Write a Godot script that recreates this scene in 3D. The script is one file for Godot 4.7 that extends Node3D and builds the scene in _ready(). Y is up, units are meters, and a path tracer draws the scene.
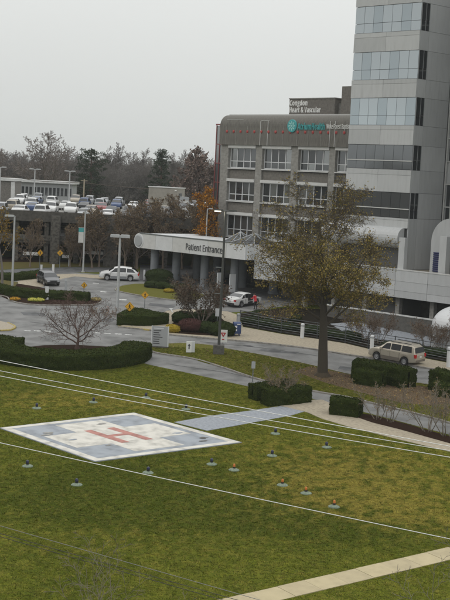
extends Node3D

# ------------------------------------------------------------------ helpers
var rng := RandomNumberGenerator.new()
var used := {}
var M := {}
const SLOPE := 0.0516
const FLAT := 175.0

func gy(z: float) -> float:
	return SLOPE * minf(-z, FLAT)

func on(x: float, z: float, h := 0.0) -> Vector3:
	return Vector3(x, gy(z) + h, z)

func numbered(s: String) -> String:
	if not used.has(s):
		used[s] = 0
		return s
	used[s] += 1
	return "%s_%03d" % [s, used[s]]

func lin(r: float, g: float, b: float) -> Color:
	return Color(r, g, b).linear_to_srgb()

class MB:
	var v := PackedVector3Array()
	var n := PackedVector3Array()
	var c := PackedColorArray()
	var col := Color.WHITE
	func tri_n(a: Vector3, b: Vector3, d: Vector3, na: Vector3, nb: Vector3, nd: Vector3) -> void:
		if (d - a).cross(b - a).dot(na + nb + nd) >= 0.0:
			v.append(a); v.append(b); v.append(d)
			n.append(na); n.append(nb); n.append(nd)
		else:
			v.append(a); v.append(d); v.append(b)
			n.append(na); n.append(nd); n.append(nb)
		c.append(col); c.append(col); c.append(col)
	func quad(a: Vector3, b: Vector3, d: Vector3, e: Vector3, nn: Vector3) -> void:
		tri_n(a, b, d, nn, nn, nn)
		tri_n(a, d, e, nn, nn, nn)
	func quad_n(a: Vector3, b: Vector3, d: Vector3, e: Vector3, na: Vector3, nb: Vector3, nd: Vector3, ne: Vector3) -> void:
		tri_n(a, b, d, na, nb, nd)
		tri_n(a, d, e, na, nd, ne)
	func box(at: Vector3, size: Vector3, bs := Basis.IDENTITY) -> void:
		var h := size * 0.5
		for ax in 3:
			for s in [-1.0, 1.0]:
				var nn := Vector3.ZERO
				nn[ax] = s
				var u := Vector3.ZERO
				u[(ax + 1) % 3] = h[(ax + 1) % 3]
				var w := Vector3.ZERO
				w[(ax + 2) % 3] = h[(ax + 2) % 3]
				var o := nn * h[ax]
				quad(at + bs * (o - u - w), at + bs * (o + u - w), at + bs * (o + u + w), at + bs * (o - u + w), bs * nn)
	func tube(pts: Array, rad: Array, sides := 6, cap := true) -> void:
		var k := pts.size()
		var prev_p := []
		var prev_n := []
		var side := Vector3.ZERO
		for i in k:
			var d: Vector3 = (pts[mini(i + 1, k - 1)] - pts[maxi(i - 1, 0)]).normalized()
			if side == Vector3.ZERO:
				side = d.cross(Vector3.RIGHT if absf(d.x) < 0.8 else Vector3.BACK).normalized()
			else:
				side = (side - d * side.dot(d)).normalized()
			var oth := d.cross(side)
			var ring := []
			var rn := []
			for j in sides:
				var a := TAU * j / sides
				var nn := side * cos(a) + oth * sin(a)
				rn.append(nn)
				ring.append(pts[i] + nn * float(rad[i]))
			if i > 0:
				for j in sides:
					var j2 := (j + 1) % sides
					quad_n(prev_p[j], prev_p[j2], ring[j2], ring[j], prev_n[j], prev_n[j2], rn[j2], rn[j])
			if cap and (i == 0 or i == k - 1) and float(rad[i]) > 0.002:
				var cn: Vector3 = -d if i == 0 else d
				for j in range(1, sides - 1):
					tri_n(ring[0], ring[j], ring[j + 1], cn, cn, cn)
			prev_p = ring
			prev_n = rn
	func lathe(prof: Array, at: Vector3, sides := 16, bs := Basis.IDENTITY) -> void:
		# prof: [radius, height] pairs from the bottom upwards
		for i in prof.size() - 1:
			var r0: float = prof[i][0]
			var r1: float = prof[i + 1][0]
			var y0: float = prof[i][1]
			var y1: float = prof[i + 1][1]
			for j in sides:
				var a0 := TAU * j / sides
				var a1 := TAU * (j + 1) / sides
				var c0 := Vector3(cos(a0), 0, sin(a0))
				var c1 := Vector3(cos(a1), 0, sin(a1))
				var sl := Vector2(y1 - y0, r0 - r1).normalized()
				var n0 := bs * (c0 * sl.x + Vector3.UP * sl.y)
				var n1 := bs * (c1 * sl.x + Vector3.UP * sl.y)
				quad_n(at + bs * (c0 * r0 + Vector3.UP * y0), at + bs * (c1 * r0 + Vector3.UP * y0), at + bs * (c1 * r1 + Vector3.UP * y1), at + bs * (c0 * r1 + Vector3.UP * y1), n0, n1, n1, n0)
	func prism(poly: Array, depth: float, xf := Transform3D.IDENTITY) -> void:
		# outline in local x,y pushed along local z by depth
		var pk := PackedVector2Array(poly)
		var t := Geometry2D.triangulate_polygon(pk)
		var nz := xf.basis.z.normalized()
		for i in range(0, t.size(), 3):
			for s in [0.0, 1.0]:
				var q := []
				for j in 3:
					var p: Vector2 = pk[t[i + j]]
					q.append(xf * Vector3(p.x, p.y, depth * s))
				var nn := nz if (s > 0.5) == (depth > 0) else -nz
				tri_n(q[0], q[1], q[2], nn, nn, nn)
		var ccw := not Geometry2D.is_polygon_clockwise(pk)
		for i in pk.size():
			var a := pk[i]
			var b := pk[(i + 1) % pk.size()]
			var e := (b - a).normalized()
			var nn := Vector3(e.y, -e.x, 0) * (-1.0 if ccw else 1.0)
			nn = (xf.basis * nn).normalized()
			quad(xf * Vector3(a.x, a.y, 0), xf * Vector3(b.x, b.y, 0), xf * Vector3(b.x, b.y, depth), xf * Vector3(a.x, a.y, depth), nn)
	func leaf(p: Vector3, a: Vector3, b: Vector3, cl: Color) -> void:
		var nn := a.cross(b).normalized()
		for q in [p - a * 0.5, p + b * 0.5 + a * 0.1, p + a * 0.6, p - a * 0.5, p + a * 0.6, p - b * 0.5 + a * 0.1]:
			v.append(q); n.append(nn); c.append(cl)
	func mesh() -> ArrayMesh:
		var ar := []
		ar.resize(Mesh.ARRAY_MAX)
		ar[Mesh.ARRAY_VERTEX] = v
		ar[Mesh.ARRAY_NORMAL] = n
		ar[Mesh.ARRAY_COLOR] = c
		var m := ArrayMesh.new()
		m.add_surface_from_arrays(Mesh.PRIMITIVE_TRIANGLES, ar)
		return m

func put(mesh: Mesh, called: String, m: Material, parent: Node, at := Vector3.ZERO) -> MeshInstance3D:
	var o := MeshInstance3D.new()
	o.name = called if parent != self else numbered(called)
	o.mesh = mesh
	o.material_override = m
	parent.add_child(o, true)
	o.position = at
	return o

var box_cache := {}
func bx(called: String, m: Material, parent: Node, at: Vector3, size: Vector3) -> MeshInstance3D:
	var key := "%.3f_%.3f_%.3f" % [size.x, size.y, size.z]
	if not box_cache.has(key):
		var b := BoxMesh.new()
		b.size = size
		box_cache[key] = b
	return put(box_cache[key], called, m, parent, at)

func tag(o: Node, label: String, category: String, group := "", kind := "") -> Node:
	if label: o.set_meta("label", label)
	if category: o.set_meta("category", category)
	if group: o.set_meta("group", group)
	if kind: o.set_meta("kind", kind)
	return o

func thing(called: String, label: String, category: String, at: Vector3, turn := 0.0, group := "") -> Node3D:
	var o := Node3D.new()
	o.name = numbered(called)
	add_child(o)
	o.position = at
	o.rotation.y = turn
	tag(o, label, category, group)
	return o

func copy(src: Node3D, at: Vector3, turn: float, label: String, sc := 1.0) -> Node3D:
	var c := src.duplicate()
	c.name = numbered(String(src.name).rstrip("0123456789").rstrip("_"))
	add_child(c)
	c.position = at
	c.rotation = Vector3(0, turn, 0)
	c.scale = Vector3.ONE * sc
	c.set_meta("label", label)
	return c

func structure(o: Node) -> Node:
	o.set_meta("kind", "structure")
	return o

# a basis that stands on the sloping ground and faces a heading in plan
func slope_basis(hx: float, hz: float) -> Basis:
	var up := Vector3(0, 1, SLOPE).normalized()
	var fw := Vector3(hx, 0, hz)
	fw = (fw - up * fw.dot(up)).normalized()
	return Basis(fw, up, fw.cross(up))

# ------------------------------------------------------------------ materials
func noise_image(size: int, freq: float, sd: int, oct := 4, typ := FastNoiseLite.TYPE_SIMPLEX_SMOOTH) -> Image:
	var f := FastNoiseLite.new()
	f.noise_type = typ
	f.seed = sd
	f.frequency = freq
	f.fractal_octaves = oct
	return f.get_seamless_image(size, size)

func ramp_tex(size: int, freq: float, sd: int, cols: Array, oct := 4, fine := 0.0) -> ImageTexture:
	var a := noise_image(size, freq, sd, oct)
	var b := noise_image(size, 0.3, sd + 7, 2)
	var g := Gradient.new()
	g.offsets = PackedFloat32Array(range(cols.size()).map(func(i): return float(i) / (cols.size() - 1)))
	g.colors = PackedColorArray(cols)
	var im := Image.create(size, size, true, Image.FORMAT_RGB8)
	for y in size:
		for x in size:
			var t := a.get_pixel(x, y).r + (b.get_pixel(x, y).r - 0.5) * fine
			im.set_pixel(x, y, g.sample(clampf(t, 0.0, 1.0)))
	im.generate_mipmaps()
	return ImageTexture.create_from_image(im)

func mat(c: Color, rough := 0.85, metal := 0.0, tex: Texture2D = null, tile := 2.0, spec := 0.5) -> StandardMaterial3D:
	var m := StandardMaterial3D.new()
	m.albedo_color = c
	m.roughness = rough
	m.metallic = metal
	m.metallic_specular = spec
	m.vertex_color_use_as_albedo = true
	if tex:
		m.albedo_texture = tex
		m.uv1_triplanar = true
		m.uv1_world_triplanar = true
		m.uv1_scale = Vector3.ONE / tile
	return m

func grey(a: float) -> Color:
	return Color(a, a, a)

func materials() -> void:
	var t_rough := ramp_tex(256, 0.02, 3, [grey(0.72), grey(0.9), grey(1.0)], 5, 0.35)
	var t_soft := ramp_tex(256, 0.012, 5, [grey(0.92), grey(0.97), grey(1.0)], 4, 0.08)
	var t_stain := ramp_tex(256, 0.018, 9, [grey(0.55), grey(0.8), grey(0.97), grey(1.0)], 5, 0.2)
	var t_worn := ramp_tex(512, 0.03, 29, [grey(0.74), grey(0.90), grey(0.96), grey(1.0)], 6, 0.3)
	var t_pad := ramp_tex(512, 0.012, 37, [grey(0.74), grey(0.88), grey(0.96), grey(1.0), grey(1.0)], 6, 0.16)
	var t_streak := ramp_tex(512, 0.02, 43, [grey(0.62), grey(0.82), grey(0.95), grey(1.0)], 5, 0.25)
	var t_run := ramp_tex(512, 0.016, 47, [grey(0.90), grey(0.965), grey(0.99), grey(1.0)], 5, 0.06)
	var t_grass := ramp_tex(512, 0.05, 11, [lin(0.28, 0.34, 0.22), lin(0.52, 0.56, 0.45), lin(0.85, 0.85, 0.8), lin(1, 0.95, 0.85)], 5, 1.3)
	var t_asph := ramp_tex(512, 0.010, 13, [grey(0.66), grey(0.84), grey(0.95), grey(1.0)], 6, 0.35)
	var t_mulch := ramp_tex(256, 0.08, 17, [grey(0.3), grey(0.6), grey(1.0)], 4, 0.8)
	M.lawn = mat(Color.WHITE, 0.95, 0, t_grass, 5.3, 0.2)
	M.grass = mat(lin(0.17, 0.16, 0.035), 0.95, 0, t_grass, 2.3, 0.2)
	M.dry_grass = mat(lin(0.15, 0.125, 0.05), 0.95, 0, t_grass, 2.3, 0.2)
	M.asphalt = mat(lin(0.225, 0.224, 0.218), 0.88, 0, t_asph, 14.0, 0.4)
	M.asphalt_dark = mat(lin(0.13, 0.132, 0.135), 0.88, 0, t_asph, 7.0, 0.4)
	M.path = mat(lin(0.455, 0.385, 0.235), 0.9, 0, t_soft, 3.0)
	M.path_b = mat(lin(0.42, 0.355, 0.22), 0.9, 0, t_soft, 2.2)
	M.walk = mat(lin(0.40, 0.345, 0.255), 0.9, 0, t_worn, 5.0)
	M.walk_b = mat(lin(0.38, 0.33, 0.255), 0.9, 0, t_worn, 3.1)
	M.tar = mat(lin(0.05, 0.05, 0.05), 0.8)
	M.walk_grey = mat(lin(0.30, 0.32, 0.35), 0.85, 0, t_worn, 4.0)
	M.kerb = mat(lin(0.30, 0.28, 0.25), 0.9, 0, t_stain, 2.0)
	M.kerb_yellow = mat(lin(0.42, 0.33, 0.10), 0.8, 0, t_stain, 1.0)
	M.mulch = mat(lin(0.085, 0.050, 0.034), 1.0, 0, t_mulch, 1.1, 0.1)
	M.straw = mat(lin(0.32, 0.235, 0.15), 1.0, 0, t_mulch, 1.3, 0.1)
	M.soil = mat(lin(0.055, 0.045, 0.032), 1.0, 0, t_mulch, 1.5, 0.1)
	M.paint = mat(lin(0.62, 0.62, 0.60), 0.8, 0, t_stain, 1.5)
	M.pad_grey = mat(lin(0.29, 0.315, 0.345), 0.75, 0, t_pad, 9.0)
	M.pad_white = mat(lin(0.60, 0.575, 0.515), 0.75, 0, t_pad, 7.0)
	M.pad_red = mat(lin(0.42, 0.19, 0.155), 0.75, 0, t_pad, 5.0)
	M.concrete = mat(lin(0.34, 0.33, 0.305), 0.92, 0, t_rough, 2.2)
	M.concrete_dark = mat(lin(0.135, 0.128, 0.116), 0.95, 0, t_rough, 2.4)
	M.ribbed = mat(lin(0.19, 0.18, 0.16), 0.95, 0, t_streak, 1.0)
	M.ribbed.uv1_scale = Vector3(0.9, 0.07, 0.9)
	M.brownstone = mat(lin(0.20, 0.185, 0.165), 0.95, 0, t_rough, 2.0)
	M.garage = mat(lin(0.10, 0.092, 0.08), 0.95, 0, t_rough, 3.0)
	M.garage_pier = mat(lin(0.125, 0.115, 0.10), 0.95, 0, t_stain, 2.0)
	M.deck = mat(lin(0.20, 0.195, 0.18), 0.95, 0, t_stain, 8.0)
	M.pale_wall = mat(lin(0.36, 0.37, 0.37), 0.8, 0, t_soft, 4.0)
	M.tan_wall = mat(lin(0.30, 0.28, 0.24), 0.85, 0, t_soft, 3.0)
	M.panel = mat(lin(0.49, 0.50, 0.505), 0.55, 0, t_run, 5.0)
	M.panel.uv1_scale = Vector3(0.35, 0.04, 0.35)
	M.panel_b = mat(lin(0.46, 0.47, 0.475), 0.55, 0, t_run, 5.0)
	M.panel_b.uv1_scale = Vector3(0.35, 0.04, 0.35)
	M.panel_c = mat(lin(0.52, 0.53, 0.535), 0.55, 0, t_run, 5.0)
	M.panel_c.uv1_scale = Vector3(0.35, 0.04, 0.35)
	M.joint = mat(lin(0.10, 0.10, 0.10), 0.9)
	M.canopy = mat(lin(0.66, 0.67, 0.675), 0.5, 0, t_soft, 3.0)
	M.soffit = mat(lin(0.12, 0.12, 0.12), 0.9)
	M.column = mat(lin(0.20, 0.215, 0.23), 0.6, 0, t_soft, 2.0)
	M.white_trim = mat(lin(0.60, 0.60, 0.585), 0.5, 0, t_soft, 2.0)
	M.white_metal = mat(lin(0.62, 0.63, 0.64), 0.45)
	M.pole_pale = mat(lin(0.47, 0.48, 0.48), 0.45, 0.1, t_soft, 1.0)
	M.pole_dark = mat(lin(0.07, 0.072, 0.068), 0.5, 0.2)
	M.steel = mat(lin(0.22, 0.235, 0.24), 0.4, 0.6)
	M.rail = mat(lin(0.06, 0.065, 0.07), 0.45, 0.3)
	M.red_frame = mat(lin(0.22, 0.055, 0.055), 0.5)
	M.red_dot = mat(lin(0.36, 0.05, 0.045), 0.6)
	M.teal = mat(lin(0.05, 0.33, 0.34), 0.5)
	M.teal_pale = mat(lin(0.30, 0.58, 0.56), 0.5)
	M.letter_white = mat(lin(0.75, 0.75, 0.73), 0.5)
	M.letter_dark = mat(lin(0.06, 0.06, 0.065), 0.6)
	M.yellow = mat(lin(0.75, 0.40, 0.02), 0.45)
	M.black = mat(lin(0.012, 0.012, 0.013), 0.5)
	M.sign_grey = mat(lin(0.34, 0.35, 0.36), 0.5)
	M.red_sign = mat(lin(0.45, 0.03, 0.04), 0.5)
	M.blue_box = mat(lin(0.025, 0.05, 0.14), 0.4)
	M.louvre = mat(lin(0.028, 0.036, 0.13), 0.45)
	M.green_base = mat(lin(0.20, 0.255, 0.18), 0.6, 0, t_stain, 0.7)
	M.lamp_blue = mat(lin(0.02, 0.022, 0.06), 0.3)
	M.lamp_orange = mat(lin(0.55, 0.17, 0.03), 0.3)
	M.cable = mat(lin(0.70, 0.70, 0.69), 0.5)
	M.wire_grey = mat(lin(0.20, 0.20, 0.19), 0.6)
	M.cable_dark = mat(lin(0.045, 0.043, 0.040), 0.7)
	M.wood_pole = mat(lin(0.13, 0.10, 0.075), 0.9, 0, t_rough, 0.8)
	M.bark = mat(lin(0.25, 0.195, 0.125), 0.95, 0, t_mulch, 0.5)
	M.bark_pale = mat(lin(0.24, 0.205, 0.16), 0.95, 0, t_rough, 0.5)
	M.bark_oak = mat(lin(0.185, 0.152, 0.135), 0.95)
	M.bark_mid = mat(lin(0.17, 0.145, 0.115), 0.95)
	M.bark_grey = mat(lin(0.175, 0.158, 0.145), 0.95)
	M.bark_brown = mat(lin(0.185, 0.142, 0.108), 0.95)
	M.bark_red = mat(lin(0.105, 0.065, 0.052), 0.95)
	M.tyre = mat(lin(0.02, 0.02, 0.021), 0.85)
	M.alloy = mat(lin(0.5, 0.5, 0.51), 0.3, 0.8)
	M.trim_black = mat(lin(0.018, 0.018, 0.019), 0.6)
	M.head_lamp = mat(lin(0.6, 0.62, 0.64), 0.1, 0.3)
	M.tail_lamp = mat(lin(0.42, 0.015, 0.015), 0.2)
	M.plate = mat(lin(0.6, 0.6, 0.58), 0.5)
	M.car_glass = mat(lin(0.018, 0.02, 0.022), 0.06, 0.0, null, 1, 0.6)
	M.interior = mat(lin(0.02, 0.02, 0.02), 0.95)
	M.leaf = mat(Color.WHITE, 0.85, 0, null, 1, 0.12)
	M.blade = mat(Color.WHITE, 0.9, 0, null, 1, 0.1)
	M.leaf.backlight_enabled = true
	M.leaf.backlight = Color(0.25, 0.25, 0.12)
	M.hedge = mat(Color.WHITE, 0.85, 0, null, 1, 0.12)
	# mirror-coated tower glazing and plain dark panes
	M.sky_glass = mat(lin(0.55, 0.61, 0.64), 0.10, 0.85)
	M.sky_glass_b = mat(lin(0.47, 0.535, 0.57), 0.13, 0.85)
	M.smoke_glass = mat(lin(0.22, 0.23, 0.24), 0.08, 0.75)
	M.dark_glass = mat(lin(0.03, 0.033, 0.036), 0.05, 0.0, null, 1, 0.9)
	M.window_glass = mat(lin(0.17, 0.175, 0.18), 0.06, 0.7)
	M.window_glass_b = mat(lin(0.34, 0.35, 0.35), 0.09, 0.75)
	M.blind = mat(lin(0.30, 0.29, 0.27), 0.8)
	M.lens = mat(lin(0.8, 0.8, 0.78), 0.3)
	M.lens.emission_enabled = true
	M.lens.emission = Color(1, 0.97, 0.9)
	M.lens.emission_energy_multiplier = 1.6

# ------------------------------------------------------------------ ground pieces
func sheet(called: String, poly: Array, h: float, m: Material, parent: Node = self) -> MeshInstance3D:
	var mb := MB.new()
	var pk := PackedVector2Array(poly)
	var t := Geometry2D.triangulate_polygon(pk)
	var up := Vector3(0, 1, SLOPE).normalized()
	for i in range(0, t.size(), 3):
		var q := []
		for j in 3:
			var p: Vector2 = pk[t[i + j]]
			q.append(on(p.x, p.y, h))
		mb.tri_n(q[0], q[1], q[2], up, up, up)
	var o := put(mb.mesh(), called, m, parent)
	if parent == self: structure(o)
	return o

func slab(called: String, poly: Array, h: float, m: Material, parent: Node = self) -> MeshInstance3D:
	var mb := MB.new()
	var pk := PackedVector2Array(poly)
	var t := Geometry2D.triangulate_polygon(pk)
	var up := Vector3(0, 1, SLOPE).normalized()
	for i in range(0, t.size(), 3):
		var q := []
		for j in 3:
			var p: Vector2 = pk[t[i + j]]
			q.append(on(p.x, p.y, h))
		mb.tri_n(q[0], q[1], q[2], up, up, up)
	var cw := Geometry2D.is_polygon_clockwise(pk)
	for i in pk.size():
		var a := pk[i]
		var b := pk[(i + 1) % pk.size()]
		var e := (b - a).normalized()
		var nn := Vector3(e.y, 0, -e.x) * (-1.0 if cw else 1.0)
		mb.quad(on(a.x, a.y, -0.05), on(b.x, b.y, -0.05), on(b.x, b.y, h), on(a.x, a.y, h), nn)
	var o := put(mb.mesh(), called, m, parent)
	if parent == self: structure(o)
	return o

func smooth_path(pts: Array, step: float, closed := false) -> Array:
	# Catmull-Rom through plan points, resampled
	var out := []
	var k := pts.size()
	var last := k if closed else k - 1
	for i in last:
		var p0: Vector2 = pts[(i - 1 + k) % k] if closed or i > 0 else pts[0]
		var p1: Vector2 = pts[i]
		var p2: Vector2 = pts[(i + 1) % k]
		var p3: Vector2 = pts[(i + 2) % k] if closed or i + 2 < k else pts[k - 1]
		var cnt := maxi(1, int(p1.distance_to(p2) / step))
		for j in cnt:
			out.append(p1.cubic_interpolate(p2, p0, p3, float(j) / cnt))
	if not closed: out.append(pts[k - 1])
	return out

func kerb(pts: Array, h := 0.14, w := 0.16, m: Material = null, called := "kerb") -> void:
	var path := smooth_path(pts, 0.6)
	var mb := MB.new()
	var k := path.size()
	var rows := []
	for i in k:
		var d: Vector2 = (path[mini(i + 1, k - 1)] - path[maxi(i - 1, 0)]).normalized()
		var s := Vector2(-d.y, d.x) * w * 0.5
		var p: Vector2 = path[i]
		var sd := Vector3(s.x, 0, s.y).normalized()
		rows.append([on(p.x - s.x, p.y - s.y, -0.02), on(p.x - s.x, p.y - s.y, h - 0.03), on(p.x - s.x * 0.6, p.y - s.y * 0.6, h), on(p.x + s.x * 0.6, p.y + s.y * 0.6, h), on(p.x + s.x, p.y + s.y, h - 0.03), on(p.x + s.x, p.y + s.y, -0.02), sd])
	for i in k - 1:
		var a = rows[i]
		var b = rows[i + 1]
		var sd: Vector3 = a[6]
		var ns := [-sd, (Vector3.UP - sd).normalized(), Vector3.UP, (Vector3.UP + sd).normalized(), sd]
		for j in 5:
			mb.quad(a[j], b[j], b[j + 1], a[j + 1], ns[j])
	structure(put(mb.mesh(), called, m if m else M.kerb, self))

# ------------------------------------------------------------------ plants
func rdir() -> Vector3:
	return Vector3(rng.randfn(), rng.randfn(), rng.randfn()).normalized()

func grow(mb: MB, tips: Array, p: Vector3, dir: Vector3, length: float, r: float, lvl: int, cfg: Dictionary) -> void:
	var segs: int = cfg.segs[lvl]
	var pts := [p]
	var dirs := [dir]
	var radii := [r]
	var last: bool = lvl >= cfg.n.size()
	var r_end: float = r * (cfg.get("tip", 0.3) if not last else 0.5)
	for i in segs:
		dir = (dir + rdir() * cfg.wob[lvl] + Vector3.UP * cfg.up[lvl]).normalized()
		p += dir * (length / segs)
		pts.append(p)
		dirs.append(dir)
		radii.append(maxf(cfg.rmin, lerpf(r, r_end, float(i + 1) / segs)))
	if cfg.has("tint"): mb.col = cfg.tint[lvl]
	mb.tube(pts, radii, cfg.sides[lvl], false)
	if lvl >= cfg.n.size() - 1:
		for i in range(1, pts.size()):
			tips.append([pts[i], dirs[i]])
	if last: return
	var cnt: int = cfg.n[lvl]
	var az := rng.randf() * TAU
	for k in cnt:
		var t: float = lerpf(cfg.start[lvl], 1.0, (k + rng.randf() * 0.8) / cnt)
		t = minf(t, 1.0)
		var fi := t * segs
		var i0 := mini(int(fi), segs - 1)
		var q: Vector3 = pts[i0].lerp(pts[i0 + 1], fi - i0)
		var d: Vector3 = dirs[i0 + 1]
		az += 2.4 + rng.randf_range(-0.5, 0.5)
		var perp := d.cross(Vector3.UP if absf(d.y) < 0.9 else Vector3.RIGHT).normalized().rotated(d, az)
		var ang: float = deg_to_rad(cfg.ang[lvl]) * rng.randf_range(0.7, 1.2) * (1.2 - 0.5 * t * float(lvl == 0))
		var cd := d.rotated(perp, ang)
		var cl: float = length * cfg.lr[lvl] * rng.randf_range(0.7, 1.15) * (1.0 - 0.45 * (t - cfg.start[lvl]) / maxf(0.01, 1.0 - cfg.start[lvl]) * cfg.taper)
		var cr: float = maxf(cfg.rmin, lerpf(r, r_end, t) * cfg.rr)
		grow(mb, tips, q, cd, cl, cr, lvl + 1, cfg)

func leaves_at(tips: Array, per: float, size: float, spread: float, cols: Array, keep: Callable) -> MB:
	var mb := MB.new()
	for tp in tips:
		var k: float = per * keep.call(tp[0])
		var cnt := int(k) + (1 if rng.randf() < k - int(k) else 0)
		for i in cnt:
			var p: Vector3 = tp[0] + rdir() * spread * rng.randf()
			var a := rdir()
			var b := a.cross(rdir()).normalized()
			var s := size * rng.randf_range(0.6, 1.3)
			var c1: Color = cols[rng.randi() % cols.size()]
			var f := rng.randf_range(0.75, 1.2)
			mb.leaf(p, a * s, b * s * 0.75, Color(c1.r * f, c1.g * f, c1.b * f))
	return mb

func all_of(_p: Vector3) -> float:
	return 1.0

func bare_cfg() -> Dictionary:
	return {"n": [9, 7, 6, 4], "segs": [6, 5, 3, 2, 1], "sides": [7, 5, 3, 3, 3], "wob": [0.10, 0.16, 0.2, 0.25, 0.2], "up": [0.05, 0.09, 0.08, 0.05, 0.05], "start": [0.28, 0.25, 0.2, 0.2], "ang": [42, 42, 42, 40], "lr": [0.6, 0.52, 0.48, 0.5], "rr": 0.55, "rmin": 0.012, "taper": 1.0}

# a trunk-and-limbs mesh and a crown of twigs and leaves
func tree(called: String, label: String, at: Vector3, height: float, r: float, cfg: Dictionary, bark: Material, sd: int, leaf := {}, group := "", lean := Vector3.UP, category := "tree") -> Node3D:
	rng.seed = sd
	var t := thing(called, label, category, at, 0.0, group)
	var mb := MB.new()
	var tips := []
	var flare := [Vector3(0, -0.3, 0), Vector3(0, 0.05, 0), Vector3(0, 0.3, 0)]
	if r > 0.12:
		mb.tube(flare, [r * 1.9, r * 1.55, r * 1.0], 9, false)
	grow(mb, tips, Vector3(0, -0.1, 0), lean.normalized(), height, r, 0, cfg)
	put(mb.mesh(), "trunk" if r > 0.05 else "stem", bark, t)
	if leaf:
		var lf := leaves_at(tips, leaf.per, leaf.size, leaf.spread, leaf.cols, leaf.get("keep", all_of))
		if lf.v.size() > 0:
			put(lf.mesh(), "crown", M.leaf, t)
	return t

func shrub(called: String, label: String, at: Vector3, stems: int, height: float, spread: float, bark: Material, sd: int, twigs: Array, group := "", leaf := {}, rstem := 0.03) -> Node3D:
	rng.seed = sd
	var t := thing(called, label, "shrub", at, 0.0, group)
	var mb := MB.new()
	var tips := []
	var cfg := {"n": twigs, "segs": [5, 3, 2, 1], "sides": [5, 3, 3, 3], "wob": [0.16, 0.2, 0.22, 0.2], "up": [0.05, 0.08, 0.08, 0.08], "start": [0.3, 0.25, 0.2], "ang": [30, 34, 34], "lr": [0.5, 0.5, 0.5], "rr": 0.6, "rmin": 0.009, "taper": 0.8}
	for i in stems:
		var a := TAU * (i + rng.randf() * 0.7) / stems
		var o := Vector3(cos(a), 0, sin(a))
		grow(mb, tips, o * spread * 0.12 * rng.randf_range(0.3, 1.0) - Vector3(0, 0.08, 0), (Vector3.UP + o * spread / height * 0.75).normalized(), height * rng.randf_range(0.7, 1.0), rstem, 0, cfg)
	put(mb.mesh(), "stem", bark, t)
	if leaf:
		put(leaves_at(tips, leaf.per, leaf.size, leaf.spread, leaf.cols, all_of).mesh(), "crown", M.leaf, t)
	return t

const HEDGE_GREENS := [Color(0.024, 0.032, 0.008), Color(0.030, 0.040, 0.010), Color(0.020, 0.028, 0.007), Color(0.054, 0.062, 0.015)]

func hedge_leaves(mb: MB, p: Vector3, nn: Vector3, cols: Array, size: float) -> void:
	var cl: Color = cols[rng.randi() % cols.size()]
	var f := rng.randf_range(0.7, 1.35)
	var a := (nn * 0.5 + rdir() * 0.8).normalized()
	var b := a.cross(nn + rdir() * 0.5).normalized()
	var s := size * rng.randf_range(0.7, 1.3)
	mb.leaf(p + nn * (0.02 + 0.05 * rng.randf() * rng.randf()), a * s, b * s * 0.8, Color(cl.r * f, cl.g * f, cl.b * f))

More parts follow.
